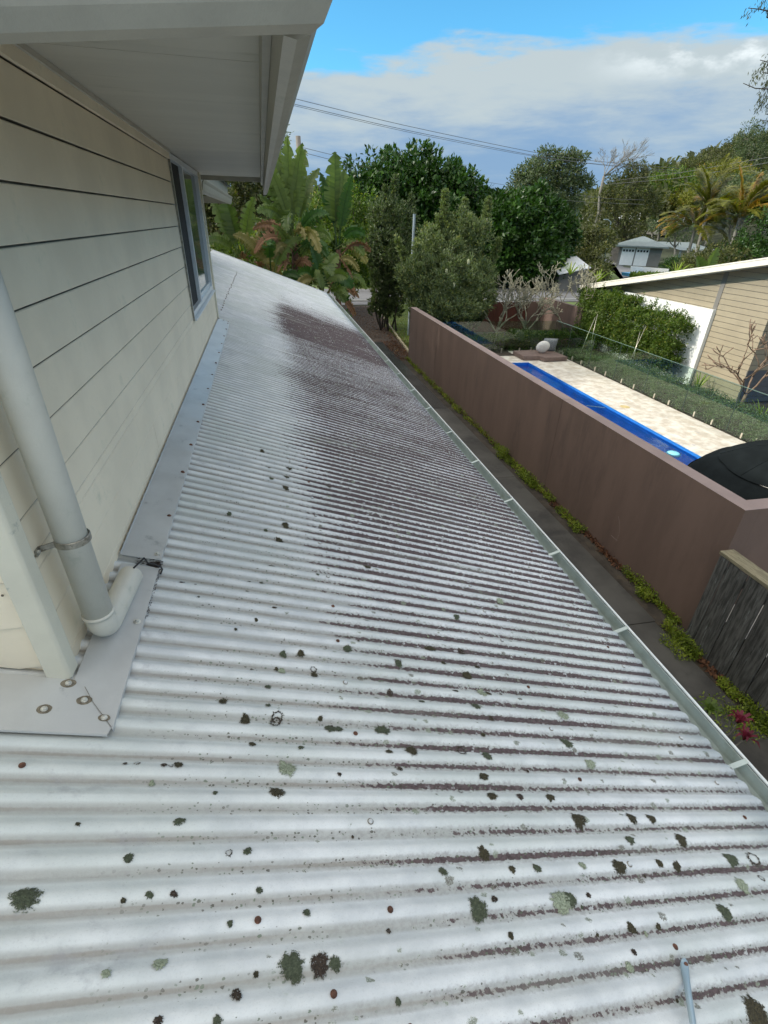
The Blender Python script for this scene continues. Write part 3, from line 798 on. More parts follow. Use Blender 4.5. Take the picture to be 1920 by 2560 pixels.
Z1 = [(108, 800, 45, 1), (1240, 240, 45, 2), (1197, 343, 35, 0), (1190, 35, 28, 3), (1057, 32, 24, 0), (1090, 132, 18, 0), (770, 222, 22, 0), (708, 225, 14, 3), (738, 230, 11, 3), (1262, 1095, 50, 1), (1380, 1090, 38, 3), (1448, 1085, 25, 1), (557, 630, 20, 1), (775, 472, 22, 1), (1020, 1215, 22, 3), (1325, 865, 17, 1), (1120, 770, 14, 1), (530, 812, 10, 0), (645, 790, 14, 1), (750, 785, 14, 3), (995, 915, 12, 1), (1105, 1130, 11, 0), (338, 485, 10, 0), (1430, 68, 26, 1), (1460, 72, 22, 1), (1640, 75, 25, 1), (1300, 150, 16, 1), (685, 1335, 16, 3), (940, 1330, 16, 1), (990, 610, 15, 3), (1070, 600, 18, 1), (930, 348, 12, 1), (652, 298, 14, 2), (590, 215, 12, 3), (540, 218, 9, 3), (690, 1085, 24, 2), (460, 1130, 18, 2)]
Z8 = [(700, 95, 38, 0), (970, 90, 32, 0), (1070, 95, 28, 0), (1220, 200, 38, 0), (960, 200, 28, 1), (225, 265, 35, 0), (365, 350, 22, 0), (490, 345, 26, 1), (720, 330, 22, 2), (905, 335, 42, 0), (1110, 320, 22, 0), (1200, 335, 26, 0), (1475, 300, 38, 1), (1585, 295, 36, 3), (195, 550, 58, 1), (275, 500, 20, 3), (615, 510, 60, 2), (655, 500, 40, 1), (750, 482, 14, 3), (1530, 430, 35, 2), (1625, 395, 16, 3), (1440, 565, 38, 1), (970, 645, 24, 0), (1110, 638, 16, 0), (358, 685, 18, 0), (980, 770, 16, 3), (1600, 1070, 60, 0), (965, 840, 22, 2), (15, 360, 26, 1)]
Z3 = [(282, 38, 30, 0), (545, 1125, 45, 0), (840, 1120, 35, 3), (990, 1155, 38, 1), (970, 1280, 32, 0), (1020, 1395, 36, 0), (1535, 1540, 52, 0), (875, 680, 40, 0), (925, 860, 34, 1), (415, 780, 22, 3), (465, 610, 28, 1), (970, 1025, 18, 0), (1465, 1080, 42, 1), (1365, 1405, 32, 0), (640, 515, 26, 0), (672, 517, 24, 0), (840, 535, 30, 3), (935, 628, 24, 0), (735, 602, 22, 0), (165, 515, 30, 1), (55, 990, 36, 1), (110, 995, 32, 1), (375, 1000, 50, 1), (410, 1130, 24, 0), (960, 780, 40, 2), (1000, 785, 26, 0), (605, 830, 20, 1), (475, 1225, 20, 3), (835, 1360, 18, 3), (1235, 1240, 12, 3), (1020, 930, 20, 3), (1440, 915, 44, 2), (1600, 1205, 36, 2), (1070, 240, 26, 2), (115, 1270, 14, 3), (1185, 1400, 26, 3), (810, 335, 26, 1), (805, 770, 20, 0)]
Z2 = [(745, 500, 26, 0), (705, 585, 28, 0), (745, 280, 26, 0), (605, 60, 18, 0), (640, 160, 20, 0), (765, 165, 24, 0), (750, 218, 20, 0), (660, 740, 22, 0), (600, 838, 18, 0), (528, 835, 14, 0), (1230, 745, 30, 0), (1165, 635, 16, 3), (678, 990, 18, 3), (570, 1065, 14, 0), (450, 1123, 12, 0), (835, 1260, 28, 0), (915, 1380, 28, 0), (910, 1355, 22, 3), (375, 1535, 30, 0), (505, 1640, 33, 0), (695, 1635, 42, 3), (1110, 1230, 28, 1), (1410, 1310, 26, 3), (1600, 1230, 30, 0), (1365, 1490, 22, 3), (230, 930, 12, 0), (515, 885, 12, 0), (780, 705, 10, 0), (690, 1345, 14, 0), (730, 1260, 26, 1), (720, 1355, 24, 2), (130, 840, 18, 3), (210, 855, 10, 3), (640, 1450, 22, 1), (1000, 330, 22, 2), (660, 227, 18, 1), (410, 432, 18, 1), (625, 525, 16, 1), (935, 797, 14, 1), (950, 1645, 18, 0), (640, 1560, 18, 1), (905, 195, 20, 0), (1000, 275, 20, 0)]
for u, v, r, k in Z1: lichen(u * .57866, 1780 + v * .57866, r * .57866, k)
for u, v, r, k in Z8: lichen(1100 + u * .49427, 2000 + v * .49427, r * .45, k)
for u, v, r, k in Z3: lichen(800 + u * .42194, 1400 + v * .42194, r * .42194, k)
for u, v, r, k in Z2: lichen(400 + u * .42194, 1100 + v * .42194, r * .42194, k)
for k in range(70):      # smaller ones, gathered low on the ribs
    x = random.uniform(.35, 2.5); y = crest_y(int(random.uniform(-8, 40))) - .028 + random.uniform(-.008, .008)
    h_ = MR @ (np.array([x, y, rz_at(x, y)]) - CAM)
    u, v = 960 + F * h_[0] / h_[2], 1280 + F * h_[1] / h_[2]
    lichen(u, v, random.uniform(.004, .010) * F / np.linalg.norm(np.array([x, y, -x * TP]) - CAM))

# ------------------------------------------------------------------ gutter of the lean-to roof
gut = thing("roof_gutter", "galvanised eave gutter with thin white lip along the corrugated roof edge", "gutter", (2.74, 7, -1.08))
pr = [(2.664, -1.06), (2.70, -1.075), (2.765, -1.072), (2.787, -1.04), (2.792, -.965), (2.786, -.965), (2.781, -1.035), (2.762, -1.064), (2.70, -1.067), (2.671, -1.052), (2.671, -.985), (2.664, -.985)]
mb = MB(); mb.sweep(pr, 'y', -3.4, YEND + .02); mb.build("gutter_trough", M_gi, gut)
mb = MB(); mb.tube([(2.798, -3.4, -.957), (2.798, YEND + .02, -.957)], .0075, 8); mb.build("gutter_lip", M_lip, gut, smooth=True)
by = [-.207 - .9 * 2, -.207 - .9, -.207, .723, 1.588, 2.45, 3.32, 4.193, 5.10, 5.95, 6.88, 7.77, 8.65, 9.55, 10.4, 11.3, 12.2, 13.0, 13.9, 14.8, 15.7, 16.4]
for y in by:
    mb = MB(); mb.hexa([(2.672, y - .012, -1.0), (2.795, y - .012, -.958), (2.795, y + .012, -.958), (2.672, y + .012, -1.0)], [(2.672, y - .012, -.992), (2.795, y - .012, -.950), (2.795, y + .012, -.950), (2.672, y + .012, -.992)])
    mb.build("gutter_strap", M_gi, gut)
mb = MB(); mb.box(2.664, 2.80, YEND + .0205, YEND + .0245, -1.075, -.955); mb.build("end_cap", M_gi, gut)

# ------------------------------------------------------------------ downpipe, clip, cable, strut
dp = thing("downpipe", "grey painted round downpipe clipped to the wall, elbow lying on flashing", "downpipe", (.09, .14, 0))
cx_, cy_, r_ = .078, .150, .045
mb = MB(); mb.tube([(cx_ - .004, cy_ - .01, 1.50), (cx_, cy_, .112)], r_, 28); mb.build("pipe", M_pipe, dp, smooth=True)
mb = MB(); mb.tube([(cx_, cy_, .118), (cx_, cy_, .105)], r_ + .0035, 28); mb.build("pipe_joint_ring", M_pipe, dp, smooth=True)
pts = [(cx_, cy_, .112)]
for t in np.linspace(0, 1, 9):
    a = t * PI / 2 * .93
    pts.append((cx_ + .0 * t, cy_ + .062 * (1 - math.cos(a)) + .0, .09 - .062 * math.sin(a)))
last = np.array(pts[-1]); pts.append(tuple(last + np.array([.004, .10, -.006]))); pts.append(tuple(last + np.array([.014, .27, -.012])))
mb = MB(); mb.tube(pts, r_ - .001, 28, caps=False); mb.build("elbow", M_pipe, dp, smooth=True)
tip = np.array(pts[-1])
mb = MB(); mb.tube([tip - np.array([0, .004, 0]), tip + np.array([.0, .001, 0])], [r_ - .004, r_ - .004], 24); mb.build("pipe_mouth", M_black, dp)
mb = MB()
zc = .405
for a0 in range(24):
    pass
ring = [(cx_ + (r_ + .003) * math.cos(t), cy_ + (r_ + .003) * math.sin(t)) for t in np.linspace(-2.6, 2.2, 26)]
ring2 = [(cx_ + (r_ + .0052) * math.cos(t), cy_ + (r_ + .0052) * math.sin(t)) for t in np.linspace(-2.6, 2.2, 26)]
n = len(ring)
mb.v = [(a, b_, zc - .011) for a, b_ in ring] + [(a, b_, zc + .011) for a, b_ in ring] + [(a, b_, zc - .009) for a, b_ in ring2] + [(a, b_, zc + .009) for a, b_ in ring2]
for i in range(n - 1):
    mb.f += [(2 * n + i, 2 * n + i + 1, 3 * n + i + 1, 3 * n + i), (i, i + 1, 2 * n + i + 1, 2 * n + i), (n + i, 3 * n + i, 3 * n + i + 1, n + i + 1), (i, n + i, n + i + 1, i + 1)]
a0 = ring2[0]
mb.hexa([(a0[0], a0[1], zc - .009), (a0[0] + .004, a0[1] - .002, zc - .009), (.008, a0[1] - .020, zc - .009), (.002, a0[1] - .018, zc - .009)], [(a0[0], a0[1], zc + .009), (a0[0] + .004, a0[1] - .002, zc + .009), (.008, a0[1] - .020, zc + .009), (.002, a0[1] - .018, zc + .009)])
mb.box(.001, .005, a0[1] - .045, a0[1] - .018, zc - .011, zc + .009)
mb.build("pipe_clip", M_steel, dp)
mb = MB(); mb.tube([(.005, a0[1] - .033, zc), (.010, a0[1] - .033, zc)], .006, 8); mb.build("clip_screw", M_screw, dp)
mb = MB(); ct = tip + np.array([.02, -.01, .04])
mb.tube([ct, ct + np.array([.03, .055, .006]), (.125, .60, -.018), (.150, .603, -.030), (.172, .604, -.048), (.176, .600, -.058), (.172, .575, -.062)], .0035, 8)
mb.build("black_cable", M_black, label="short black cable bent from downpipe mouth over flashing edge", cat="cable", smooth=True)
p0 = rf(1708, 2408)
mb = MB()
end = px(1745, 2600, -1.02)
hd = np.array([p0[0], p0[1], p0[2] + .006])
far = pz(1762, 2760, -p0[0] * TP + .13)
dv = (far - hd) / np.linalg.norm(far - hd)
prf = []
stt = thing("roof_strut", "grey galvanised strut with flattened end screwed to the roof at lower right", "strut", tuple(hd))
for t, rx, rzz in ((-.012, .006, .002), (0, .013, .0025), (.018, .014, .003), (.05, .012, .006), (.09, .0105, .0095), (.16, .0105, .0105), (1.0, .0105, .0105)):
    prf.append((hd + dv * t * (1 if t < 1 else .6), rx, rzz))
kk = 14
for c_, rx, rzz in prf:
    sd_ = np.array([1.0, 0, 0]); upv = np.cross(sd_, dv); upv /= np.linalg.norm(upv)
    if upv[2] < 0: upv = -upv
    for j in range(kk):
        t = 2 * PI * j / kk
        mb.v.append(tuple(c_ + sd_ * rx * math.cos(t) + upv * rzz * math.sin(t)))
for i in range(len(prf) - 1):
    for j in range(kk): mb.f.append((i * kk + j, i * kk + (j + 1) % kk, (i + 1) * kk + (j + 1) % kk, (i + 1) * kk + j))
mb.f.append(tuple(range(kk)))
mb.build("strut_tube", M_strut, stt, smooth=True)
mb = MB(); mb.tube([hd + np.array([0, -.006, .003]), hd + np.array([0, -.006, .0075])], .0055, 8); mb.build("rusty_screw", M_rust, stt)

# ------------------------------------------------------------------ brown boundary wall
bw = thing("boundary_wall", "long brown rendered masonry wall running beside the side path", "wall", (5.95, 10, G0))
WX0, WX1, WZ = 5.843, 6.056, -1.4896
mb = MB()
for (a, b_) in ((2.66, 6.740), (6.750, 14.4), (14.405, 17.75)):
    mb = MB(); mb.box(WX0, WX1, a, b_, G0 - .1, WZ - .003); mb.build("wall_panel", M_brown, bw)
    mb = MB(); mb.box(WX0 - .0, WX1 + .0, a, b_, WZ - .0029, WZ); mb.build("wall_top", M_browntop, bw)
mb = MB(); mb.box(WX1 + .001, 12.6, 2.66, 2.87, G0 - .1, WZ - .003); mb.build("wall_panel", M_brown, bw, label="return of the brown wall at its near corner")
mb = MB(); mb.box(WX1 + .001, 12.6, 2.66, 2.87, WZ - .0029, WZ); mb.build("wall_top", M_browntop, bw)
for pts_, r_ in (([(1546, 1290), (1549, 1310), (1548, 1335), (1540, 1352)], .006), ([(1528, 1338), (1536, 1346), (1543, 1351)], .007)):
    q_ = []
    for u, v in pts_:
        d_ = MR.T @ np.array([(u - 960) / F, (v - 1280) / F, 1.0]); q_.append(CAM + d_ * ((WX0 - .001 - CAM[0]) / d_[0]))
    mb = MB(); mb.tube(q_, r_ * .4, 5); mb.build("scuff_mark", M_browntop, bw)
# timber paling fence
fe = thing("paling_fence", "weathered dark grey timber paling fence with mossy cap, below the brown wall corner", "fence", (5.75, 0, G0))
y = 2.58; k = 0
while y > -3.0:
    wd = random.uniform(.125, .15); off = .012 * (k % 2)
    mb = MB(); mb.box(5.66 + off + .002, 5.678 + off, y - wd, y - .003, G0 - .02, -2.03 + random.uniform(-.01, .004))
    o = mb.build("paling", M_timber, fe)
    bevel(o, .003); y -= wd + .004; k += 1
mb = MB(); mb.box(5.66, 5.85, -3.0, 2.60, -2.026, -1.985); bevel(mb.build("fence_cap", M_cap, fe), .004)
for zz in (-2.2, -3.1): mb = MB(); mb.box(5.70, 5.745, -3.0, 2.58, zz - .04, zz + .04); mb.build("fence_rail", M_timber, fe)
sheet("pale_paving_behind_fence", [(5.9, -4), (14, -4), (14, 2.6), (5.9, 2.6)], -2.9, M_conc_far)

# ------------------------------------------------------------------ pool, paving, glass fence
pool = thing("lap_pool", "narrow bright blue lap pool along the inside of the brown wall", "pool", (8.2, 12, G0))
PX0, PX1, PY0, PY1, PD = 6.35, 10.41, 4.4, 16.72, -4.6
mb = MB()
mb.add([(PX0, PY0, PD), (PX1, PY0, PD), (PX1, PY1, PD), (PX0, PY1, PD), (PX0, PY0, G0), (PX1, PY0, G0), (PX1, PY1, G0), (PX0, PY1, G0)],
       [(0, 1, 2, 3), (0, 4, 5, 1), (1, 5, 6, 2), (2, 6, 7, 3), (3, 7, 4, 0)])
mb.build("pool_shell", M_pool, pool)
mb = MB()
for i in range(4): mb.box(8.6, PX1 - .001, 7.0 - .35 * (i + 1), 7.0 - .35 * i, PD, -3.55 - .26 * (3 - i) - .0)
mb.build("pool_steps", M_poollip, pool)
mb = MB(); mb.add([(PX0, PY0, G0 - .06), (PX1, PY0, G0 - .06), (PX1, PY1, G0 - .06), (PX0, PY1, G0 - .06)], [(0, 1, 2, 3)]); mb.build("water_surface", M_water, pool)
mb = MB()
for a, b_, c, d in ((PX1 - .02, PX1 + .0, PY0, PY1, ), (PX0, PX1 - .02, PY1 - .02, PY1)): mb.box(a, b_, c, d, G0 - .02, G0 + .012)
mb.build("pool_edge", M_poollip, pool)
pu, pv = 1683, 1135
pc = pz(pu, pv, G0 - .09)
mb = MB(); mb.tube([(pc[0], pc[1], G0 - .12), (pc[0], pc[1], G0 - .075), (pc[0], pc[1], G0 - .04)], [.16, .17, .10], 18)
mb.build("pool_float", mat("aqua_plastic", (.25, .68, .80), .3, .05, 5, 0), label="round aqua chlorine float on the pool water near the steps", cat="pool float", smooth=True)
a = pz(1466, 1014, G0 - .09); b_ = pz(1532, 1022, G0 - .09)
mb = MB(); mb.tube([tuple(a), tuple(b_)], .012, 6); mb.build("lane_rope", M_lip, label="thin white line stretched across the pool", cat="rope")
pav = thing("travertine_paving", "cream travertine paving strip between the pool and glass fence", "paving", (11.3, 11, G0)); pav['kind'] = 'structure'
tw, tl = .405, .61
tm = {}
def tile(x0, x1, y0, y1):
    key = (round(x1 - x0, 3), round(y1 - y0, 3))
    if key not in tm:
        mb = MB(); a, b_ = key[0] / 2 - .0025, key[1] / 2 - .0025
        e = .004
        mb.add([(-a, -b_, -.03), (a, -b_, -.03), (a, b_, -.03), (-a, b_, -.03), (-a, -b_, -e), (a, -b_, -e), (a, b_, -e), (-a, b_, -e), (-a + e, -b_ + e, 0), (a - e, -b_ + e, 0), (a - e, b_ - e, 0), (-a + e, b_ - e, 0)],
               [(0, 1, 5, 4), (1, 2, 6, 5), (2, 3, 7, 6), (3, 0, 4, 7), (4, 5, 9, 8), (5, 6, 10, 9), (6, 7, 11, 10), (7, 4, 8, 11), (8, 9, 10, 11)])
        tm[key] = mb.mesh("paving_tile", M_trav)
    o = link("paving_tile", tm[key], pav, loc=Vector(((x0 + x1) / 2, (y0 + y1) / 2, G0 + .012 + random.uniform(-.001, .001))) - Vector(pav.location))
x = PX1 + .003; c = 0
cols = [.405, .61, .405, .43]
for cw in cols:
    yy = 3.2 + .2 * (c % 3)
    while yy < 18.3:
        L = random.choice((.405, .61, .61))
        tile(x, x + cw, yy, yy + L); yy += L
    x += cw; c += 1
xx = 6.4
while xx < PX1 - .1:
    tile(xx, min(xx + .61, PX1), PY1 + .004, PY1 + .50); tile(xx, min(xx + .61, PX1), PY1 + .504, PY1 + 1.10); xx += .61
p = pz(1562, 1018)
mb = MB(); mb.tube([(p[0], p[1], G0 + .010), (p[0], p[1], G0 + .018)], .14, 18); mb.build("skimmer_lid", mat("yellowed_lid", (.52, .42, .20), .6, .1, 8, .1, 60), label="round yellowed skimmer lid set in the travertine paving", cat="lid")
gf = thing("glass_pool_fence", "frameless glass pool fence on short steel spigots along the paving", "fence", (12.2, 12, G0))
GX = 12.27
ed = [4.0, 5.7, 7.35, 9.0, 10.65, 12.4, 14.0, 15.6, 17.2, 18.4]
def spigot(x, y):
    mb = MB(); mb.box(x - .025, x + .025, y - .03, y + .03, G0, G0 + .015); mb.box(x - .022, x - .008, y - .024, y + .024, G0 + .015, G0 + .19); mb.box(x + .008, x + .022, y - .024, y + .024, G0 + .015, G0 + .19)
    mb.box(x - .022, x + .022, y - .024, y + .024, G0 + .015, G0 + .05)
    mb.build("spigot", M_spig, gf)
for a, b_ in zip(ed[:-1], ed[1:]):
    mb = MB(); mb.box(GX - .006, GX + .006, a + .012, b_ - .012, G0 + .055, G0 + 1.24); mb.build("glass_panel", M_glass, gf)
    mb = MB(); mb.box(GX - .0065, GX + .0065, a + .012, b_ - .012, G0 + 1.2405, G0 + 1.253); mb.build("glass_edge", M_gedge, gf)
    mb = MB(); mb.box(GX - .004, GX + .004, b_ - .0115, b_ + .0115, G0 + .056, G0 + 1.24); mb.build("joint_strip", M_gjoint, gf)
    m_ = (a + b_) / 2
    for s_ in (-.33, .33): spigot(GX, m_ + s_)
xb = [6.3, 8.0, 9.6, 11.2, 12.25]
for a, b_ in zip(xb[:-1], xb[1:]):
    mb = MB(); mb.box(a + .012, b_ - .012, 18.404, 18.416, G0 + .055, G0 + 1.24); mb.build("glass_panel", M_glass, gf)
    for s_ in (-.4, .4): spigot((a + b_) / 2 + s_, 18.41)
# daybed mat and cushions
db = [(10.30, 17.95), (10.32, 16.98), (10.98, 16.96), (11.04, 16.66), (12.06, 16.74), (11.95, 18.05)]
mb = MB(); n = len(db)
lv = [(G0 + .03, 1.0), (G0 + .17, 1.0), (G0 + .19, .97)]
cxd, cyd = 11.2, 17.3
for z, s_ in lv: mb.v += [(cxd + (a - cxd) * s_, cyd + (b_ - cyd) * s_, z) for a, b_ in db]
for q in range(2):
    for j in range(n): mb.f.append((q * n + j, (q * n + (j + 1) % n), ((q + 1) * n + (j + 1) % n), (q + 1) * n + j))
mb.f += [tuple(2 * n + j for j in range(n)), tuple(range(n))[::-1]]
db_o = bevel(mb.build("daybed_mat", M_mat, label="flat brown L-shaped daybed mat at the far end of the paving", cat="daybed"), .03, 3)
def cushion(name, c_, sx_, sz_, th, m, rz_, round_, label):
    N = 12; mb = MB()
    for side in (-1, 1):
        for i in range(N + 1):
            for j in range(N + 1):
                a, b_ = -1 + 2 * i / N, -1 + 2 * j / N
                if round_:
                    r = max(abs(a), abs(b_)); l = math.hypot(a, b_) or 1; a, b_ = a / l * r, b_ / l * r
                t = max(0, (1 - abs(a) ** 3) * (1 - abs(b_) ** 3)) if not round_ else max(0, 1 - (a * a + b_ * b_) ** 1.5)
                mb.v.append((a * sx_, side * th * t ** .5, b_ * sz_ + sz_))
    K = (N + 1) ** 2
    for i in range(N):
        for j in range(N):
            q = (i * (N + 1) + j, i * (N + 1) + j + 1, (i + 1) * (N + 1) + j + 1, (i + 1) * (N + 1) + j)
            mb.f.append(q); mb.f.append(tuple(K + w_ for w_ in q)[::-1])
    me = mb.mesh(name, m, True)
    o = link(name, me); o.location = c_; o.rotation_euler = (.35, 0, rz_)
    return tagp(o, label, "cushion")
cushion("cushion", (11.28, 17.45, G0 + .185), .27, .27, .09, M_cush, -.2, True, "round white cushion propped up on the brown daybed mat")
cushion("cushion", (11.75, 17.78, G0 + .185), .28, .28, .08, M_cushg, -.25, False, "square grey woven cushion behind the round white one")
# black umbrella
um = thing("garden_umbrella", "large open black umbrella behind the near corner of brown wall", "umbrella", (8.75, 4.35, G0))
def dome(r0, r1, z0, z1, k=48, rings=10, sag=.0, name="canopy"):
    mb = MB(); cx0, cy0 = 8.75, 4.35
    for i in range(rings + 1):
        t = i / rings; r = r0 + (r1 - r0) * t
        for j in range(k):
            a = 2 * PI * j / k
            sc_ = 1 - .035 * t * (1 - abs(math.cos(4 * a)))
            z = z0 + (z1 - z0) * (t ** 1.9)
            mb.v.append((cx0 + r * sc_ * math.cos(a), cy0 + r * sc_ * math.sin(a), z))
    for i in range(rings):
        for j in range(k): mb.f.append((i * k + j, i * k + (j + 1) % k, (i + 1) * k + (j + 1) % k, (i + 1) * k + j))
    return mb.build(name, M_umb, um, smooth=True)
dome(.02, 1.12, -1.60, -2.02)
dome(1.06, 1.50, -2.035, -2.40, rings=5, name="lower_canopy")
dome(1.50, 1.53, -2.40, -2.55, rings=2, name="valance")
mb = MB(); mb.tube([(8.75, 4.35, G0), (8.75, 4.35, -1.56)], .024, 10); mb.build("pole", M_black, um)
for j in range(8):
    a = 2 * PI * j / 8
    pts = [(8.75 + (.05 + 1.05 * t) * math.cos(a), 4.35 + (.05 + 1.05 * t) * math.sin(a), -1.60 - .42 * ((.05 + 1.05 * t) / 1.12) ** 1.9 + .004) for t in np.linspace(0, 1, 8)]
    mb = MB(); mb.tube(pts, .008, 6); mb.build("rib_seam", M_umb, um)

# ------------------------------------------------------------------ neighbour's house
nh = thing("neighbour_house", "tan weatherboard house with white rendered panel and low raking roof", "house", (18, 13, G0))
NX = 14.715
def tan_board(y0, y1, z0, z1):
    e0 = min(y1, 20.25 - (z0 + 1.165) / .186); e1 = min(y1, 20.25 - (z1 + 1.165) / .186)
    if e1 <= y0 + .05: return
    mb = MB(); mb.sweep([(NX + .019, z0 + .016), (NX, z0 + .016), (NX + .004, z1), (NX + .019, z1)], 'y', y0, 1.0)
    mb.v = mb.v[:4] + [(p[0], (e0, e0, e1, e1)[i], p[2]) for i, p in enumerate(mb.v[4:])]
    mb.build("weatherboard", M_tan, nh); return
    mb = MB(); mb.sweep([(NX + .019, z0 + .016), (NX, z0 + .016), (NX + .004, z1), (NX + .019, z1)], 'y', y0, y1)
    mb.build("weatherboard", M_tan, nh)
NEY = 11.22
def barge_z(y): return -1.16 + (20.6 - y) * .186
z = G0; e = .163
while z < .62:
    ytop = 20.6 - (z + e + 1.30) / .186
    y1 = min(20.0, ytop + .5)
    if z < -.95 and z > G0 + .0: y1 = min(y1, 18.35) 
    if z + e < -1.0:
        tan_board(NEY, 13.12, z, z + e)
    else: tan_board(NEY, 18.6, z, z + e)
    z += e
mb = MB(); mb.box(NX + .0205, 19, NEY + .02, 18.3, G0, -.9)
mb.add([(NX + .0205, NEY + .02, -.9), (19, NEY + .02, -.9), (19, 18.3, -.9), (NX + .0205, 18.3, -.9), (NX + .0205, NEY + .02, .51), (19, NEY + .02, .51), (19, 18.3, -.81), (NX + .0205, 18.3, -.81)],
       [(4, 5, 6, 7), (0, 1, 5, 4), (1, 2, 6, 5), (2, 3, 7, 6), (3, 0, 4, 7)])
mb.build("wall_core", M_gapshade, nh)  # core coloured dark so the board slots read as shadow lines
z = G0
while z < .45:
    mb = MB(); y_ = NEY
    mb.sweep([(NEY + .019, z + .016), (NEY, z + .016), (NEY + .004, z + e), (NEY + .019, z + e)], 'x', NX + .001, 19)
    mb.build("weatherboard", M_char if z < -2.55 else M_taupe, nh); z += e  # lowest boards darker than those above
mb = MB(); mb.box(NX - .014, NX - .001, 13.13, 13.30, -.935, .16); mb.build("vertical_strip", M_fwall, nh)  # narrow darker strip above the panel's near end
mb = MB(); mb.box(NX - .125, NX - .002, 13.13, 18.75, G0, -.94); mb.build("white_panel", M_white, nh)
# raking roof
bx0 = 14.15
def slab(x0, x1, y0, y1, za, zb, ta):
    mb = MB(); mb.hexa([(x0, y0, za - ta), (x1, y0, za - ta), (x1, y1, zb - ta), (x0, y1, zb - ta)], [(x0, y0, za), (x1, y0, za), (x1, y1, zb), (x0, y1, zb)])
    return mb
yl, yh = 20.25, 8.3
zl, zh = -1.02, -1.02 + (20.25 - 8.3) * .186
slab(bx0, bx0 + .035, yh, yl, zh, zl, .15).build("barge_board", M_barge, nh)
slab(bx0 - .012, bx0 + .05, yh - .02, yl + .02, zh + .045, zl + .045, .04).build("barge_capping", M_barge, nh)
slab(bx0 + .05, 20, yh, yl, zh + .035, zl + .035, .03).build("roof", M_nroof, nh)
slab(bx0 + .036, 20, yh, yl, zh - .12, zl - .12, .012).build("soffit", M_nsoff, nh)
mb = MB(); mb.box(bx0, 20, yl + .001, yl + .02, zl - .15, zl + .03); mb.build("fascia", M_barge, nh)
mb = MB(); mb.box(16.7, 17.6, NEY - .03, NEY - .002, -1.9, -.6); mb.build("window_frame", M_wframe, nh)
mb = MB(); mb.box(16.76, 17.54, NEY - .034, NEY - .031, -1.84, -.66); mb.build("window_pane", M_wglass, nh)

# ------------------------------------------------------------------ vegetation engine
def quads(name, P, D, N_, L, Wd, m, parent, tint, kind='stuff', fold=.0):
    """many rhombic leaves in one mesh: base point P, direction D, normal N_, length L, width Wd"""
    D = D / (np.linalg.norm(D, axis=1, keepdims=True) + 1e-9)
    S = np.cross(D, N_); S /= (np.linalg.norm(S, axis=1, keepdims=True) + 1e-9)
    NN = np.cross(S, D)
    L = np.asarray(L).reshape(-1, 1); Wd = np.asarray(Wd).reshape(-1, 1)
    a = P; b = P + D * L * .5 + S * Wd * .5 + NN * Wd * fold; c = P + D * L; d = P + D * L * .5 - S * Wd * .5 + NN * Wd * fold
    n = len(P)
    V = np.empty((n * 4, 3), np.float32); V[0::4] = a; V[1::4] = b; V[2::4] = c; V[3::4] = d
    me = bpy.data.meshes.new(name)
    me.vertices.add(n * 4); me.vertices.foreach_set('co', V.ravel())
    me.loops.add(n * 4); me.loops.foreach_set('vertex_index', np.arange(n * 4, dtype=np.int32))
    me.polygons.add(n); me.polygons.foreach_set('loop_start', np.arange(0, n * 4, 4, dtype=np.int32))
    me.polygons.foreach_set('loop_total', np.full(n, 4, np.int32))
    me.update(calc_edges=True)
    at = me.attributes.new('tint', 'FLOAT', 'FACE'); at.data.foreach_set('value', np.asarray(tint, np.float32))
    me.materials.append(m)
    o = link(name, me, parent)
    if kind: o['kind'] = kind
    return o
def unit(n):
    v = RG.normal(size=(n, 3)); return v / np.linalg.norm(v, axis=1, keepdims=True)
def crown_pts(blobs, clumps, per, rc, fill=.35, low=-.5):
    """leaf positions gathered in clumps over lumpy ellipsoids; returns positions, outward directions, clump tints"""
    P = []; O = []; T = []
    vol = np.array([b[3] * b[4] + b[4] * b[5] + b[3] * b[5] for b in blobs]); vol = vol / vol.sum()
    for b, f in zip(blobs, vol):
        n = max(3, int(clumps * f))
        u = unit(n * 2); u = u[u[:, 2] > low][:n]
        lump = 1 + .13 * np.sin(u[:, 0] * 7 + b[0]) * np.sin(u[:, 2] * 6 + b[1]) + .08 * RG.normal(size=len(u))
        r = np.where(RG.random(len(u)) < fill, RG.uniform(.45, .85, len(u)), RG.uniform(.85, 1.03, len(u))) * lump
        c = np.array(b[:3]) + u * r[:, None] * np.array(b[3:6])
        k = max(2, int(per))
        cc = np.repeat(c, k, 0); uu = np.repeat(u, k, 0)
        off = unit(len(cc)) * (RG.random(len(cc)) ** .5)[:, None] * rc * np.repeat(RG.uniform(.6, 1.25, len(c)), k)[:, None]
        P.append(cc + off); O.append(uu * .8 + off / rc * .8 + np.array([0, 0, .25])); T.append(np.repeat(RG.uniform(0, .55, len(c)), k))
    return np.vstack(P), np.vstack(O), np.concatenate(T)
def leaves(name, parent, blobs, clumps, per, rc, L, Wd, m, fill=.35, low=-.5, droop=.0, up=.0, bright=0.0):
    P, O, T = crown_pts(blobs, clumps, per, rc, fill, low)
    n = len(P)
    D = O * .7 + unit(n) * .8 + np.array([0, 0, up - droop]); N_ = O + unit(n) * .7
    tint = np.clip(T + RG.uniform(0, .45, n) + bright, 0, .85); tint[RG.random(n) < .05] = .98
    return quads(name, P, D, N_, L * RG.uniform(.7, 1.25, n), Wd * RG.uniform(.7, 1.2, n), m, parent, tint, fold=.12)
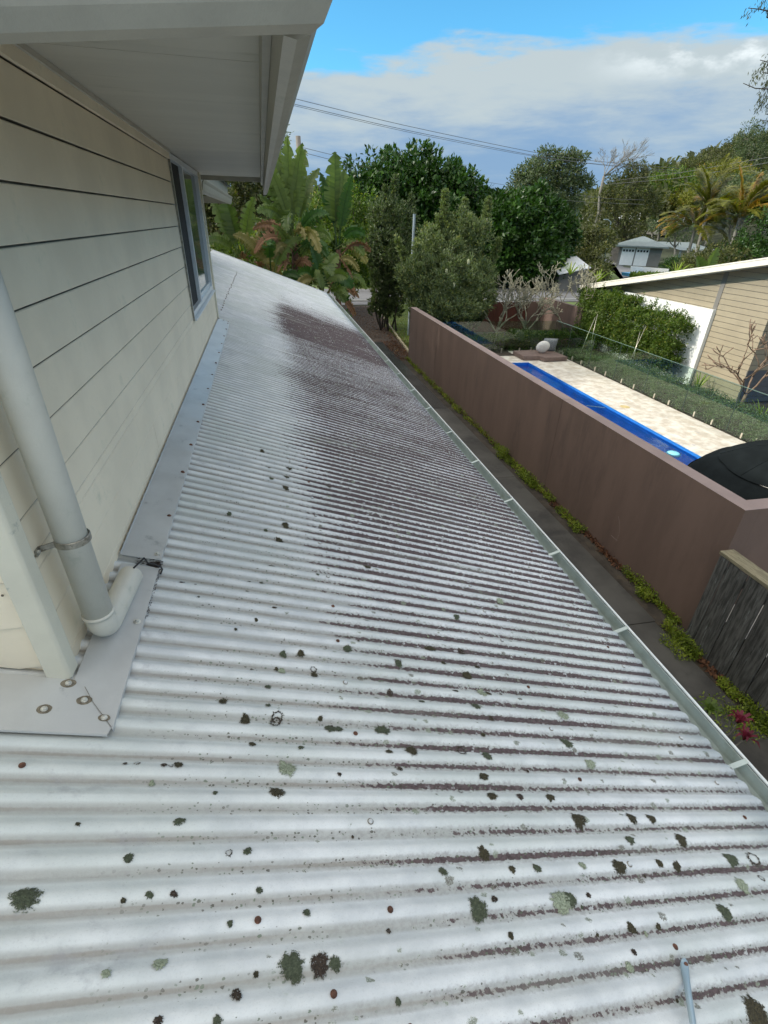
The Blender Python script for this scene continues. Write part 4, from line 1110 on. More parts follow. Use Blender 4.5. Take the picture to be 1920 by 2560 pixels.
def branches(mb, p, d, length, r, depth, spread=.6, kids=3, tips=None, curve=.15, k=7, upb=.15, taper=.62, minr=.004):
    pts = [np.array(p, float)]; d = np.array(d, float); d /= np.linalg.norm(d); rr = [r]
    st = 4
    for i in range(st):
        d = d + RG.normal(size=3) * curve + np.array([0, 0, upb * .3]); d /= np.linalg.norm(d)
        pts.append(pts[-1] + d * length / st); rr.append(max(minr, r * (1 - (1 - taper) * (i + 1) / st)))
    mb.tube(pts, rr, k)
    if depth == 0:
        if tips is not None: tips.append((pts[-1], d))
        return
    for q in range(kids):
        a = unit(1)[0]; a = a - d * (a @ d); a /= np.linalg.norm(a)
        nd = d + a * spread * RG.uniform(.7, 1.3) + np.array([0, 0, upb])
        branches(mb, pts[-1] if q < kids - 1 or depth < 2 else pts[-2], nd, length * RG.uniform(.62, .88), rr[-1] * .85, depth - 1, spread, kids, tips, curve, max(4, k - 1), upb, taper, minr)
def limb(mb, a, b, r0, r1, wob=.06, k=8, st=6):
    a = np.array(a, float); b = np.array(b, float); L = np.linalg.norm(b - a)
    pts = [a + (b - a) * t + RG.normal(size=3) * wob * L * .3 * math.sin(PI * t) for t in np.linspace(0, 1, st)]
    mb.tube(pts, list(np.linspace(r0, r1, st)), k)
def blob_px(u, v, y, ru, rv, depth=None):
    """ellipsoid seen at (u,v) with pixel radii ru, rv, standing at depth y"""
    c = px(u, v, y); s = np.linalg.norm(c - CAM) / F * .93
    rx, rz_ = ru * s, rv * s * .80
    return (c[0], c[1], c[2], rx, depth or rx * .9, rz_)
def tree(name, label, cat, base, blobs, m_leaf, clumps, per, rc, L, Wd, m_bark=None, r=.25, group=None, fill=.35, droop=0, up=0, low=-.5, bright=0, limbs=True):
    t = thing(name, label, cat, tuple(base), 0, group)
    mb = MB(); cb = np.mean([b[:3] for b in blobs], 0)
    top = np.array([cb[0], cb[1], cb[2] - .1])
    limb(mb, np.array(base) - np.array([0, 0, .1]), top, r, r * .45, .1, 9, 7)
    if limbs:
        for b in blobs:
            c = np.array(b[:3]); s = np.array(base) + (top - np.array(base)) * RG.uniform(.35, .7)
            limb(mb, s, c, r * .45, r * .15, .15, 7)
            for q in range(3):
                e_ = c + unit(1)[0] * np.array(b[3:6]) * .8; limb(mb, c, e_, r * .18, r * .05, .2, 5, 4)
    mb.build("trunk", m_bark or M_barkd, t, smooth=True)
    leaves("crown", t, blobs, clumps, per, rc, L, Wd, m_leaf, fill, low, droop, up, bright)
    return t
def gnd(x, y): return float(hterr(np.array(x), np.array(y))) - 3.40

# --- the two big dense trees across the road
b1 = [blob_px(1030, 520, 46, 120, 140), blob_px(960, 560, 45, 100, 130), blob_px(1110, 540, 45, 105, 115), blob_px(900, 560, 44, 80, 130), blob_px(1050, 650, 44, 150, 90), blob_px(1180, 560, 46, 60, 80), blob_px(935, 650, 43, 90, 90), blob_px(1020, 470, 46, 62, 50)]
c = px(1030, 700, 46)
tree("dense_tree", "broad dense dark green tree across the road, centre of the view", "tree", (c[0], 46, G0), b1, L_dark, 2300, 34, .55, .40, .21, r=.4, fill=.3, low=-.95, bright=.08)
b2 = [blob_px(1305, 580, 43, 90, 95), blob_px(1250, 600, 42, 90, 90), blob_px(1360, 600, 43, 66, 80), blob_px(1300, 650, 42, 100, 62), blob_px(1240, 545, 43, 60, 50), blob_px(1385, 575, 43, 40, 45)]
c = px(1300, 700, 43)
tree("dense_tree", "rounded dark green tree right of the broad one, above bare frangipanis", "tree", (c[0], 43, G0), b2, L_dark, 1900, 34, .50, .38, .20, r=.35, fill=.3, low=-.95, bright=.05)
# --- banksia shrubs in front
def spire_shrub(name, label, u0, u1, v_top, y, spires, m, dens=1.0, vb=790, cat="shrub", bright=0.0, wide=.62, blobs=None, ncl=600):
    c = px((u0 + u1) / 2, vb, y); t = thing(name, label, cat, (c[0], y, G0))
    mb = MB(); P = []; D = []; T = []
    for (u, v, yy) in spires:
        tip = px(u, v, yy); base = np.array([c[0] + (tip[0] - c[0]) * .35, yy, G0])
        st = 10; pts = [base + (tip - base) * (q / (st - 1)) + np.array([.10 * math.sin(q * 1.1 + u), .1 * math.sin(q * .8), 0]) for q in range(st)]
        mb.tube(pts, list(np.linspace(.05, .008, st)), 5)
        H = tip[2] - G0
        nW = int(150 * dens * H)
        for q in range(nW):
            f = RG.uniform(.18, 1.0); i = f * (st - 1); i0 = min(st - 2, int(i)); p = pts[i0] + (pts[i0 + 1] - pts[i0]) * (i - i0)
            rad = (.07 + wide * (1 - f) ** .75) * RG.uniform(.35, 1.0)
            a = RG.uniform(0, 2 * PI); q0 = p + np.array([math.cos(a) * rad, math.sin(a) * rad, RG.normal() * .05])
            k = 12
            sp_ = unit(k) * RG.uniform(.0, .06, k)[:, None]
            P.append(q0 + sp_); D.append(np.tile([math.cos(a) * .5, math.sin(a) * .5, .8], (k, 1)) + unit(k) * .7)
            T.append(np.full(k, RG.uniform(0, .4) + .25 * f))
    P = np.vstack(P); D = np.vstack(D); T = np.concatenate(T); n = len(P)
    mb.build("stem", M_barkd, t, smooth=True)
    if blobs: leaves("inner_foliage", t, blobs, ncl, 16, .17, .13, .045, m, fill=.3, low=-.95, up=.5, bright=.05)
    tint = np.clip(T + RG.uniform(-.1, .35, n) + bright, 0, .85); tint[RG.random(n) < .04] = .97
    quads("foliage", P, D, unit(n) + np.array([0, 0, .6]), .13 * RG.uniform(.7, 1.3, n), .045 * RG.uniform(.8, 1.3, n), m, t, tint)
    return t, c
sp = [(1050, 640, 20.5), (1010, 690, 20.0), (1000, 600, 21), (1035, 615, 20), (1075, 560, 21), (1120, 480, 21), (1100, 540, 21), (1150, 600, 20.5), (1170, 500, 21.5), (1200, 560, 21.5), (1225, 500, 21.8), (1180, 640, 20.8), (1210, 690, 20.5), (1130, 700, 19.8), (1085, 700, 19.6), (1160, 740, 19.6), (1040, 730, 19.6), (1250, 600, 21.5), (1105, 640, 20), (1195, 740, 19.8), (1235, 740, 20.5)]
bk_, cB = spire_shrub("banksia_shrub", "tall grey-green banksia shrub with cream flower cones over brown wall's far end", 980, 1250, 480, 20.5, sp, L_bank, .62, wide=.34, bright=.15, ncl=2000, blobs=[blob_px(1100, 700, 20.3, 95, 80), blob_px(1040, 690, 20, 45, 60), blob_px(1190, 690, 20.8, 46, 60), blob_px(1110, 630, 20.8, 52, 50), blob_px(1190, 590, 21, 36, 50), blob_px(1120, 760, 19.8, 90, 36), blob_px(1070, 620, 20.6, 30, 50), blob_px(1200, 740, 20.3, 40, 40), blob_px(1150, 560, 21, 26, 40)])
sp = [(960, 470, 24), (985, 440, 24.3), (1030, 490, 24), (940, 520, 23.8), (920, 600, 23.5), (990, 560, 23.6), (970, 640, 23.4), (1020, 640, 23.2)]
spire_shrub("tall_shrub", "upright olive-green shrub left of the galvanised post", 900, 1030, 440, 24, sp, L_gum, .5, wide=.34, bright=.15, ncl=650, blobs=[blob_px(965, 620, 23.6, 42, 60), blob_px(1000, 560, 23.8, 36, 55), blob_px(960, 540, 24, 36, 50), blob_px(1010, 650, 23.3, 36, 50)])
M_cone = mat("cream_flower_cone", (.40, .42, .25), .85, .15, 40, .6, 120)
for (u, v) in ((1116, 678), (1135, 712), (1149, 765), (1171, 654)):
    p = px(u, v, 19.0 + random.uniform(-.1, .4)); mb = MB()
    mb.tube([p + np.array([0, 0, z_]) for z_ in (-.11, -.09, 0, .07, .09)], [.02, .045, .05, .042, .012], 10)
    mb.build("flower_cone", M_cone, bk_, smooth=True)
# --- columnar green behind and to the left
c = px(560, 700, 30)
tree("background_tree", "dark olive tree seen between the far eave and paddle leaves", "tree", (c[0], 30, G0), [blob_px(530, 560, 30, 80, 90), blob_px(470, 520, 31, 70, 80), blob_px(600, 470, 33, 80, 60), blob_px(540, 640, 28, 80, 60)], L_olive, 700, 30, .5, .26, .12, r=.3, fill=.4, low=-.95)
c = px(700, 700, 27)
tree("background_tree", "mid green bush filling in behind the paddle-leaf stems", "tree", (c[0], 27, G0), [blob_px(700, 640, 27, 120, 80), blob_px(860, 640, 29, 80, 90), blob_px(620, 640, 24, 80, 50), blob_px(880, 560, 31, 60, 90), blob_px(800, 560, 30, 60, 70)], L_hedge, 800, 30, .40, .20, .09, r=.2, fill=.4, low=-.95)
c = px(700, 420, 60)
tree("gum_tree", "tall thin gum crown just beside the eave corner, behind the pole", "tree", (c[0], 60, gnd(c[0], 60)), [blob_px(705, 335, 60, 14, 18), blob_px(695, 375, 60, 22, 25), blob_px(640, 440, 60, 60, 40)], L_gum, 130, 24, .5, .3, .1, M_bark, .2)

tree("background_tree", "big dark tree beyond the wing, added to shade the brown wall", "tree", (-6.5, 19.5, G0), [(-5.6, 19.5, .8, 2.6, 2.6, 2.2), (-6.5, 20.5, 2.6, 2.6, 2.6, 2.0), (-5.5, 21.5, -.8, 2.6, 2.4, 1.8), (-5.4, 18.6, 4.3, 2.3, 2.6, 2.2), (-5.6, 20.6, 4.6, 2.3, 2.4, 2.0), (-5.4, 17.0, 3.0, 2.0, 1.8, 2.0)], L_olive, 900, 34, .5, .26, .14, r=.3, fill=.4, low=-.95)  # mostly hidden tree, added to block sun from the wall's far end
# --- giant paddle-leaf clumps (each leaf its own part)
def paddle_leaf(parent, base, tip_dir, pet, blade, width, m, droop=.5, torn=.5, side=None, face=None, name="leaf"):
    """petiole and a long blade hung either side of its midrib, split into lobes by the wind"""
    base = np.array(base, float); d = np.array(tip_dir, float); d /= np.linalg.norm(d)
    n = 17; seg = (pet + blade) / n
    pts = [base]; dd = d.copy()
    horiz = np.array([d[0], d[1], 0]); hn = np.linalg.norm(horiz)
    horiz = horiz / hn if hn > .05 else np.array([1.0, 0, 0])
    for i in range(n):
        dd = dd + (np.array([0, 0, -1.0]) * droop * (i / n) ** 1.2 + horiz * droop * .3 * (i / n)) * .22
        dd /= np.linalg.norm(dd); pts.append(pts[-1] + dd * seg)
    mb = MB(); rr = [max(.006, .030 * (1 - i / (n + 1.0))) for i in range(n + 1)]
    mb.tube(pts, rr, 5)
    nst = len(mb.f); V = mb.v; Fc = mb.f; tint = [random.uniform(.2, .5)] * nst
    s_ref = np.array(face if face is not None else unit(1)[0], float)
    i0 = int(n * pet / (pet + blade))
    P = np.array(pts)
    fold = random.uniform(.15, .6)
    steps = 36
    T0 = random.uniform(.25, .7)
    for sgn_ in (-1, 1):
        lob = 0
        s0 = i0
        prev = None
        q = 0
        while q < steps:
            run = 1 + int(RG.integers(0, 2)) if RG.random() < torn * 1.1 else int(RG.integers(3, 8))
            q1 = min(steps, q + run)
            b0 = len(V); cnt_ = 0
            tw = RG.normal() * .28 * torn; dr = RG.uniform(-.05, .9) * torn
            for w_ in range(q, q1 + 1):
                t = w_ / steps; f = i0 + t * (n - i0); a = min(n - 1, int(f)); p = P[a] + (P[a + 1] - P[a]) * (f - a)
                dr_ = P[a + 1] - P[a]; dr_ /= np.linalg.norm(dr_)
                S = np.cross(dr_, s_ref); S /= np.linalg.norm(S) + 1e-9
                Nn = np.cross(S, dr_)
                wd = width * (math.sin(PI * min(1, .05 + t * .95) ** .75) ** .6) * .5
                shrink = .012 if (w_ == q or w_ == q1) else 0
                sl = dr_ * (.25 * wd)
                e1 = p + (S * sgn_ * math.cos(fold) + Nn * math.sin(fold)) * wd * .5 + sl * .5
                cen = (q + q1) / 2; sh = dr_ * ((cen - w_) / steps) * (n - i0) * seg * .38
                e2 = p + sh + (S * sgn_ * math.cos(fold + tw) + Nn * (math.sin(fold + tw) - dr * .8)) * wd + sl + np.array([0, 0, -dr * wd * .5])
                V.append(tuple(p)); V.append(tuple(e1)); V.append(tuple(e2)); cnt_ += 1
            for w_ in range(cnt_ - 1):
                o_ = b0 + 3 * w_
                Fc.append((o_, o_ + 3, o_ + 4, o_ + 1)); Fc.append((o_ + 1, o_ + 4, o_ + 5, o_ + 2))
                tt = min(.85, max(0, T0 + RG.uniform(-.12, .12))); tint += [tt, min(.9, tt + .04)]
            q = q1
    me = bpy.data.meshes.new(name); me.from_pydata(V, [], Fc); me.materials.append(m)
    at = me.attributes.new('tint', 'FLOAT', 'FACE'); at.data.foreach_set('value', np.array(tint, np.float32)); me.update()
    return link(name, me, parent)
toCam = np.array([-.05, -1, .15])
def paddle_clump(label, u, vcrown, y, leafspec, deadn=6, r=.13, skirt=.8, dz_=.45):
    top = px(u, vcrown, y); top[2] -= dz_; base = np.array([top[0] + .1, y, G0])
    t = thing("giant_bird_of_paradise", label, "plant", tuple(base), 0, "giant paddle-leaved plants behind the roof end")
    mb = MB(); st = 9
    pts = [base + (top - base) * q / (st - 1) + np.array([.05 * math.sin(q), 0, 0]) for q in range(st)]
    mb.tube(pts, list(np.linspace(r * 1.2, r * .8, st)), 9)
    mb.build("trunk", M_nicst, t, smooth=True)
    for (ang, lean, L, wd, dr, torn, m) in leafspec:
        a = math.radians(ang)   # fan spreads in the picture plane
        if abs(ang) > 24: L *= .72 if u > 700 else .85
        d = np.array([math.sin(a), lean, math.cos(a)])
        b = top + np.array([RG.normal() * .05, RG.normal() * .05, RG.uniform(-.35, .05)])
        paddle_leaf(t, b, d, L * .38, L * .62, wd, m, dr, torn, face=toCam + unit(1)[0] * .35)
    for (ang, lean, L, wd, dr, torn, m) in leafspec:      # older, shredded leaves between the big ones
        if abs(ang) < 12: continue
        a = math.radians(ang + RG.uniform(-22, 22)); L *= RG.uniform(.5, .75)
        b = top + np.array([RG.normal() * .1, RG.uniform(-.4, .1), RG.uniform(-1.3, -.1)])
        paddle_leaf(t, b, (math.sin(a), RG.uniform(-.7, .1), math.cos(a)), L * .35, L * .65, wd * .8, L_dead if RG.random() < .3 else m, dr * 1.1, .98, face=toCam + unit(1)[0] * .7)
    for q in range(deadn):
        f = RG.uniform(.35, .95); p = base + (top - base) * f; a = RG.uniform(-2.6, 2.6)
        d = np.array([math.sin(a) * .5, -abs(math.cos(a)) * .5, -.35 if RG.random() < skirt else .3])
        paddle_leaf(t, p, d, RG.uniform(.15, .35), RG.uniform(.7, 1.2), RG.uniform(.12, .26), L_dead, 1.6, .95, face=toCam + unit(1)[0] * .6)
    return t
N, ND, Y_, DD = L_nic, L_nicd, L_yel, L_dead
paddle_clump("tallest central clump of huge upright torn green paddle leaves", 730, 560, 19.6,
    [(-2, 0, 3.3, .62, .15, .5, N), (-9, .1, 3.5, .66, .2, .5, N), (6, -.1, 3.2, .62, .25, .5, N), (2, .2, 2.7, .6, .3, .7, N), (-13, -.2, 2.6, .6, .4, .8, N), (-5, .2, 3.0, .8, .2, .5, N), (10, .1, 2.8, .8, .3, .6, N), (14, .2, 3.0, .58, .5, .5, N), (-17, -.1, 3.0, .58, .5, .5, N), (-28, -.3, 2.7, .55, 1.0, .8, N), (26, -.3, 2.7, .55, .9, .8, ND),
     (-42, -.4, 2.5, .5, 1.5, .9, N), (42, -.2, 2.4, .5, 1.4, .9, N), (-58, -.2, 2.3, .48, 1.8, .95, Y_), (60, -.5, 2.2, .5, 1.7, .9, ND), (-74, -.5, 2.1, .46, 2.0, .95, Y_), (78, -.2, 2.1, .46, 2.0, .9, Y_), (-5, -.6, 2.3, .5, 1.8, .7, N), (20, -.8, 2.2, .5, 2.0, .7, Y_), (-12, .0, 3.1, .6, .4, .3, N)], 14)
paddle_clump("slim right-hand clump with one tall furled paddle leaf at its top", 842, 590, 20.2,
    [(0, 0, 3.3, .95, .05, .35, N), (-8, .1, 2.6, .5, .3, .5, ND), (7, -.1, 2.6, .5, .3, .5, ND), (4, .0, 2.9, .85, .1, .3, N), (-26, -.2, 2.0, .5, 1.3, .7, N), (28, -.2, 2.0, .5, 1.3, .7, ND), (55, -.3, 1.9, .45, 1.8, .8, N), (-55, -.5, 1.8, .45, 1.8, .8, ND), (75, -.1, 1.9, .45, 1.9, .8, Y_)], 12, .11)
paddle_clump("left-hand clump with broad bright leaf beside the far eave", 610, 640, 20.5,
    [(-8, 0, 2.7, .72, .1, .1, N), (-16, .1, 2.4, .66, .3, .2, N), (8, 0, 2.3, .6, .4, .4, N), (-34, -.2, 2.0, .5, 1.0, .5, N), (-60, -.2, 1.9, .5, 1.3, .4, N), (28, -.2, 2.0, .5, 1.2, .8, Y_), (55, -.3, 2.0, .5, 1.6, .9, Y_), (-80, -.3, 1.7, .45, 1.8, .6, N), (75, -.4, 1.8, .45, 1.9, .9, DD)], 6, .11, dz_=.2)
paddle_clump("low clump of darker drooping paddle leaves near the roof corner", 800, 705, 18.6,
    [(-5, 0, 1.5, .5, .5, .3, ND), (15, .2, 1.5, .55, .7, .3, N), (35, -.1, 1.8, .55, 1.2, .4, N), (60, .1, 1.9, .55, 1.4, .3, ND), (-30, -.2, 1.5, .5, 1.2, .5, ND), (85, -.1, 1.8, .5, 1.6, .5, ND), (-60, -.3, 1.5, .45, 1.6, .6, Y_), (100, -.3, 1.6, .5, 1.2, .3, N), (10, -.5, 1.5, .5, 1.8, .4, N)], 8, .10, dz_=0)
paddle_clump("short clump of yellowed torn leaves rising behind the roof ridge end", 680, 690, 19.0,
    [(-20, 0, 2.0, .5, .8, .8, Y_), (-45, -.1, 2.0, .5, 1.4, .9, N), (15, 0, 2.1, .5, .9, .7, N), (-75, -.2, 1.9, .45, 1.8, .9, Y_), (50, -.2, 1.8, .45, 1.5, .9, ND), (-100, -.2, 1.6, .45, 1.8, .9, DD), (0, -.3, 1.8, .5, 1.2, .6, ND), (80, -.2, 1.6, .42, 1.8, .9, DD)], 9, .11, dz_=0)

# --- bare frangipani trees
def frangipani(label, u, v, y, H, m, seed, spread=.75, trunk=.55, r=.055, depth=6, lean=0.0):
    global RG
    keep = RG; RG = np.random.default_rng(seed)
    c = px(u, v, y); base = (c[0], y, G0); t = thing("frangipani_tree", label, "tree", base, 0, "bare frangipani trees")
    mb = MB(); mb.tube([base, (base[0] + .03, y, G0 + trunk * .5), (base[0] + .05 + lean, y, G0 + trunk)], [r * 1.3, r, r * .9], 8)
    mb.build("trunk", m, t, smooth=True)
    L = (H - trunk) / (sum(.75 ** q for q in range(depth + 1)) * .80)
    for q in range(4):
        mb = MB(); a = q * 2.1 + seed
        branches(mb, (base[0] + .05 + lean, y, G0 + trunk - .03), (math.cos(a) * .75 + lean, math.sin(a) * .6, .7), L, r * .62, depth, spread, 2 + (q % 2 == 0) * 0, None, .13, 6, .22, .86, .014)
        mb.build("branch", m, t, smooth=True)
    RG = keep
frangipani("grey bare frangipani nearest the brown wall, behind the back glass", 1235, 850, 20.0, 2.6, M_frang, 11, .8)
frangipani("grey bare frangipani in the middle behind the back glass", 1310, 850, 19.9, 2.6, M_frang, 23, .85)
frangipani("grey many-branched bare frangipani beside the raking roof's low end", 1410, 850, 20.2, 3.1, M_frang, 37, .75, .4, .06)
frangipani("brown bare frangipani in front of the tan weatherboard corner", 1862, 985, 10.6, 2.3, M_frangb, 41, .75, .5, .045, 4)
# --- back garden wall and timber gate behind the frangipanis
gw = thing("garden_wall", "low dark brown rendered garden wall behind the bare frangipanis", "wall", (12, 22.6, G0))
for a, b_ in ((8.3, 9.2), (13.0, 14.3)):
    mb = MB(); mb.box(a, b_, 22.5, 22.7, G0 - .05, -1.95); mb.build("wall_panel", M_brown, gw)
mb = MB(); mb.box(13.7, 13.9, 19.0, 22.499, G0 - .05, -1.75); mb.build("wall_panel", M_brown, gw)
gt = thing("timber_gate", "red-brown vertical timber gate in the dark garden wall", "gate", (11.1, 22.6, G0))
x = 9.22
while x < 12.98:
    mb = MB(); mb.box(x, x + .115, 22.55, 22.575, G0 + .04, -1.97); mb.build("board", M_red, gt); x += .12
# --- hedges and ground cover
def mass(name, label, cat, boxes, n, L, Wd, m, parent=None, up=.3, seedn=None, kind='stuff', bright=0):
    """leafy mass filling boxes (x0,x1,y0,y1,z0,z1): leaves mostly near the outer faces, uneven"""
    P = []; 
    A = np.array([(b[1] - b[0]) * (b[3] - b[2]) + (b[3] - b[2]) * (b[5] - b[4]) for b in boxes]); A = A / A.sum()
    T = []
    for b, f in zip(boxes, A):
        k = int(n * f); u = RG.random((k, 3))
        face = RG.random(k)
        u[:, 2] = np.where(face < .5, 1 - RG.random(k) ** 2 * .25, u[:, 2]); u[:, 0] = np.where((face > .5) & (face < .85), RG.random(k) ** 2 * .3, u[:, 0])
        p = np.stack([b[0] + u[:, 0] * (b[1] - b[0]), b[2] + u[:, 1] * (b[3] - b[2]), b[4] + u[:, 2] * (b[5] - b[4])], 1)
        wv = .13 * np.sin(p[:, 1] * 5.1 + p[:, 0] * 2) + .09 * np.sin(p[:, 1] * 11.3 + 1) + .06 * np.sin(p[:, 1] * 23 + p[:, 0] * 7)
        p[:, 2] += wv * (b[5] - b[4]) * .6 * u[:, 2]; p[:, 0] += wv * .5 * (1 - u[:, 0])
        T.append(np.clip(.25 + .25 * np.sin(p[:, 1] * 9 + p[:, 2] * 13) * np.sin(p[:, 0] * 17 + p[:, 2] * 7), 0, .6)); P.append(p)
    P = np.vstack(P) + RG.normal(size=(sum(len(q) for q in P), 3)) * .03; T = np.concatenate(T); k = len(P)
    tint = np.clip(T + RG.uniform(0, .4, k) + bright, 0, .85); tint[RG.random(k) < .05] = .98
    D = unit(k) + np.array([-.3, 0, up]); N_ = unit(k) + np.array([-.4, -.3, .7])
    o = quads(name, P, D, N_, L * RG.uniform(.6, 1.3, k), Wd * RG.uniform(.7, 1.3, k), m, parent, tint, kind, fold=.1)
    if label: tagp(o, label, cat)
    return o
hg = thing("vine_hedge", "bright green clipped hedge climbing the white rendered panel", "hedge", (14.2, 16.3, G0))
mass("foliage", None, None, [(13.75, 14.56, 13.5, 19.6, G0 + .75, -1.35), (13.85, 14.6, 16.4, 19.8, -1.5, -1.05), (13.9, 14.5, 13.45, 16.5, G0 + .35, G0 + .8), (13.7, 14.3, 17.5, 19.7, G0, -2.4), (13.85, 14.57, 13.6, 19.5, G0 + .5, -2.1)], 52000, .085, .040, L_hedge, hg, .3)
mb = MB()
for q in range(9):
    yq = 13.9 + q * .68; limb(mb, (14.25, yq, G0), (14.25 + RG.normal() * .1, yq + RG.normal() * .15, -1.6), .02, .012, .1, 5)
mb.build("stem", M_bark, hg, smooth=True)
P = []; D = []
for q in range(26):
    yq = RG.uniform(13.8, 18.8); xq = RG.uniform(14.0, 14.4); zz = -1.3 + (yq - 13.5) * .05; h_ = RG.uniform(.15, .38)
    kk_ = 26; f = RG.random(kk_)
    P.append(np.stack([xq + RG.normal(size=kk_) * .02, yq + RG.normal(size=kk_) * .03, zz + f * h_], 1)); D.append(unit(kk_) + np.array([0, 0, .8]))
P = np.vstack(P); D = np.vstack(D)
quads("shoot", P, D, unit(len(P)), .07 * RG.uniform(.6, 1.2, len(P)), .03, L_hedge, hg, RG.uniform(.3, .8, len(P)))
mass("ground_cover", None, None, [(12.42, 13.75, 5.0, 16.2, G0, G0 + .42), (12.42, 13.4, 16.2, 18.0, G0, G0 + .22)], 42000, .050, .026, L_cover, None, .4)
mass("low_hedge", "low dark rounded hedge behind the daybed at the back glass", "hedge", [(10.6, 13.6, 18.7, 19.6, G0, G0 + .62)], 12000, .07, .035, L_hedge, None, .3, kind=None, bright=-.15)
mass("low_hedge", "paler low shrubs behind the back glass beside the brown wall", "hedge", [(7.0, 10.5, 18.7, 19.6, G0, G0 + .5)], 9000, .08, .035, L_hedge, None, .4, kind=None, bright=.1)
# vine wires and strap leaf plants
for (u0, v0, u1, v1, yy) in ((1488, 793, 1452, 882, 16.8), (1494, 785, 1478, 860, 16.9), (1615, 815, 1572, 910, 14.6), (1600, 830, 1582, 906, 14.7)):
    a = px(u0, v0, yy); b_ = px(u1, v1, yy - .35); mb = MB(); mb.tube([a, (a + b_) / 2 + np.array([-.02, 0, -.02]), b_], .008, 5)
    mb.build("climbing_cane", M_spig, hg, smooth=True)
def strap_plant(label, x, y, z, n, L, wd, m, lean=.6):
    t = thing("strap_leaf_plant", label, "plant", (x, y, z)); 
    for q in range(n):
        a = 2 * PI * q / n + RG.uniform(-.2, .2); l = L * RG.uniform(.7, 1.1); le = lean * RG.uniform(.5, 1.3)
        mb = MB(); st = 6
        for i in range(st + 1):
            f = i / st; c_ = np.array([x + math.cos(a) * l * le * f, y + math.sin(a) * l * le * f, z + l * f * (1 - .45 * le * f * f)])
            s_ = np.array([-math.sin(a), math.cos(a), 0]) * wd * (1 - f) ** .6 * .5 * (1 if i else .6)
            mb.v += [tuple(c_ - s_), tuple(c_ + np.array([0, 0, -.01])), tuple(c_ + s_)]
        for i in range(st): mb.f += [(3 * i, 3 * i + 1, 3 * i + 4, 3 * i + 3), (3 * i + 1, 3 * i + 2, 3 * i + 5, 3 * i + 4)]
        me = mb.mesh("leaf", m); at = me.attributes.new('tint', 'FLOAT', 'FACE'); at.data.foreach_set('value', np.full(len(me.polygons), RG.uniform(.2, 1.0), np.float32))
        link("leaf", me, t)
strap_plant("yellow-green strap-leaf plant at the foot of the tan wall", 14.2, 12.3, G0 + .05, 14, .75, .06, L_strap)
strap_plant("yellow-green strap-leaf plant right of the glass fence at frame edge", 13.7, 9.35, G0 + .05, 14, .7, .06, L_strap)
strap_plant("low green strap-leaf plant inside the glass near the hedge", 13.6, 13.9, G0 + .05, 12, .6, .04, L_hedge)
# weeds and dry leaves along the wall foot
def scatter(name, m, boxes, L, Wd, up, kind='stuff', size=None):
    P = []
    for (x0, x1, y0, y1, n, hh) in boxes:
        u = RG.random((n, 3)); P.append(np.stack([x0 + u[:, 0] * (x1 - x0), y0 + u[:, 1] * (y1 - y0), G0 + .005 + u[:, 2] ** 1.5 * hh], 1))
    P = np.vstack(P); n = len(P)
    tint = np.clip(.35 + .35 * np.sin(P[:, 1] * 6) * np.sin(P[:, 0] * 19) + RG.uniform(-.3, .4, n), 0, 1)
    return quads(name, P, unit(n) + np.array([0, 0, up]), unit(n) * .6 + np.array([0, 0, 1]), L * RG.uniform(.5, 1.3, n), Wd * RG.uniform(.6, 1.3, n), m, None, tint, kind)
wb = []; lb = []
def edgex(y): return 5.84 if y > 2.62 else 5.66
y = -2.5
while y < 17.8:
    cl = RG.random()
    wd = RG.uniform(.09, .24) if y < 8 else RG.uniform(.08, .22)
    step = RG.uniform(.12, .35)
    dens = 1500 if y < 3.6 else (900 if y < 9 else 420)
    gap = (1.7 < y < 2.0) or (3.9 < y < 5.0) or cl < .03
    if not gap: wb.append((edgex(y) - wd, edgex(y) - .005, y, y + step, int(dens * step * (wd / .25)), RG.uniform(.05, .14)))
    lb.append((edgex(y) - wd * .7, edgex(y) - .004, y, y + step, int((300 if gap else 110) * step), .03))
    y += step
wb += [(5.05, 5.45, 1.1, 1.7, 260, .10), (5.3, 5.65, 2.2, 2.6, 500, .12), (5.25, 5.6, 1.2, 1.5, 300, .1), (5.55, 5.8, 8.3, 8.55, 380, .22), (5.60, 5.82, 6.9, 7.6, 500, .12)]
wb = [(a, b, c, d, int(n * 1.7), h) for a, b, c, d, n, h in wb]
scatter("weeds", L_weed, wb, .042, .018, .7)
scatter("dry_leaves", L_litter, lb + [(5.4, 6.1, 17.5, 21, 1500, .04), (3.0, 7.0, 21.5, 31, 3200, .04), (5.9, 6.6, 19.0, 24, 900, .03)], .055, .035, .0)
scatter("lawn_grass", L_grass, [(6.3, 9.3, 19.3, 25, 9000, .05), (6.9, 10.5, 25, 31.6, 8000, .06)], .07, .018, .9)
mbp = (5.02, .98)
cp = thing("cordyline_plant", "small green and crimson cordyline standing beside the path below the gutter", "plant", (4.75, 1.05, G0))
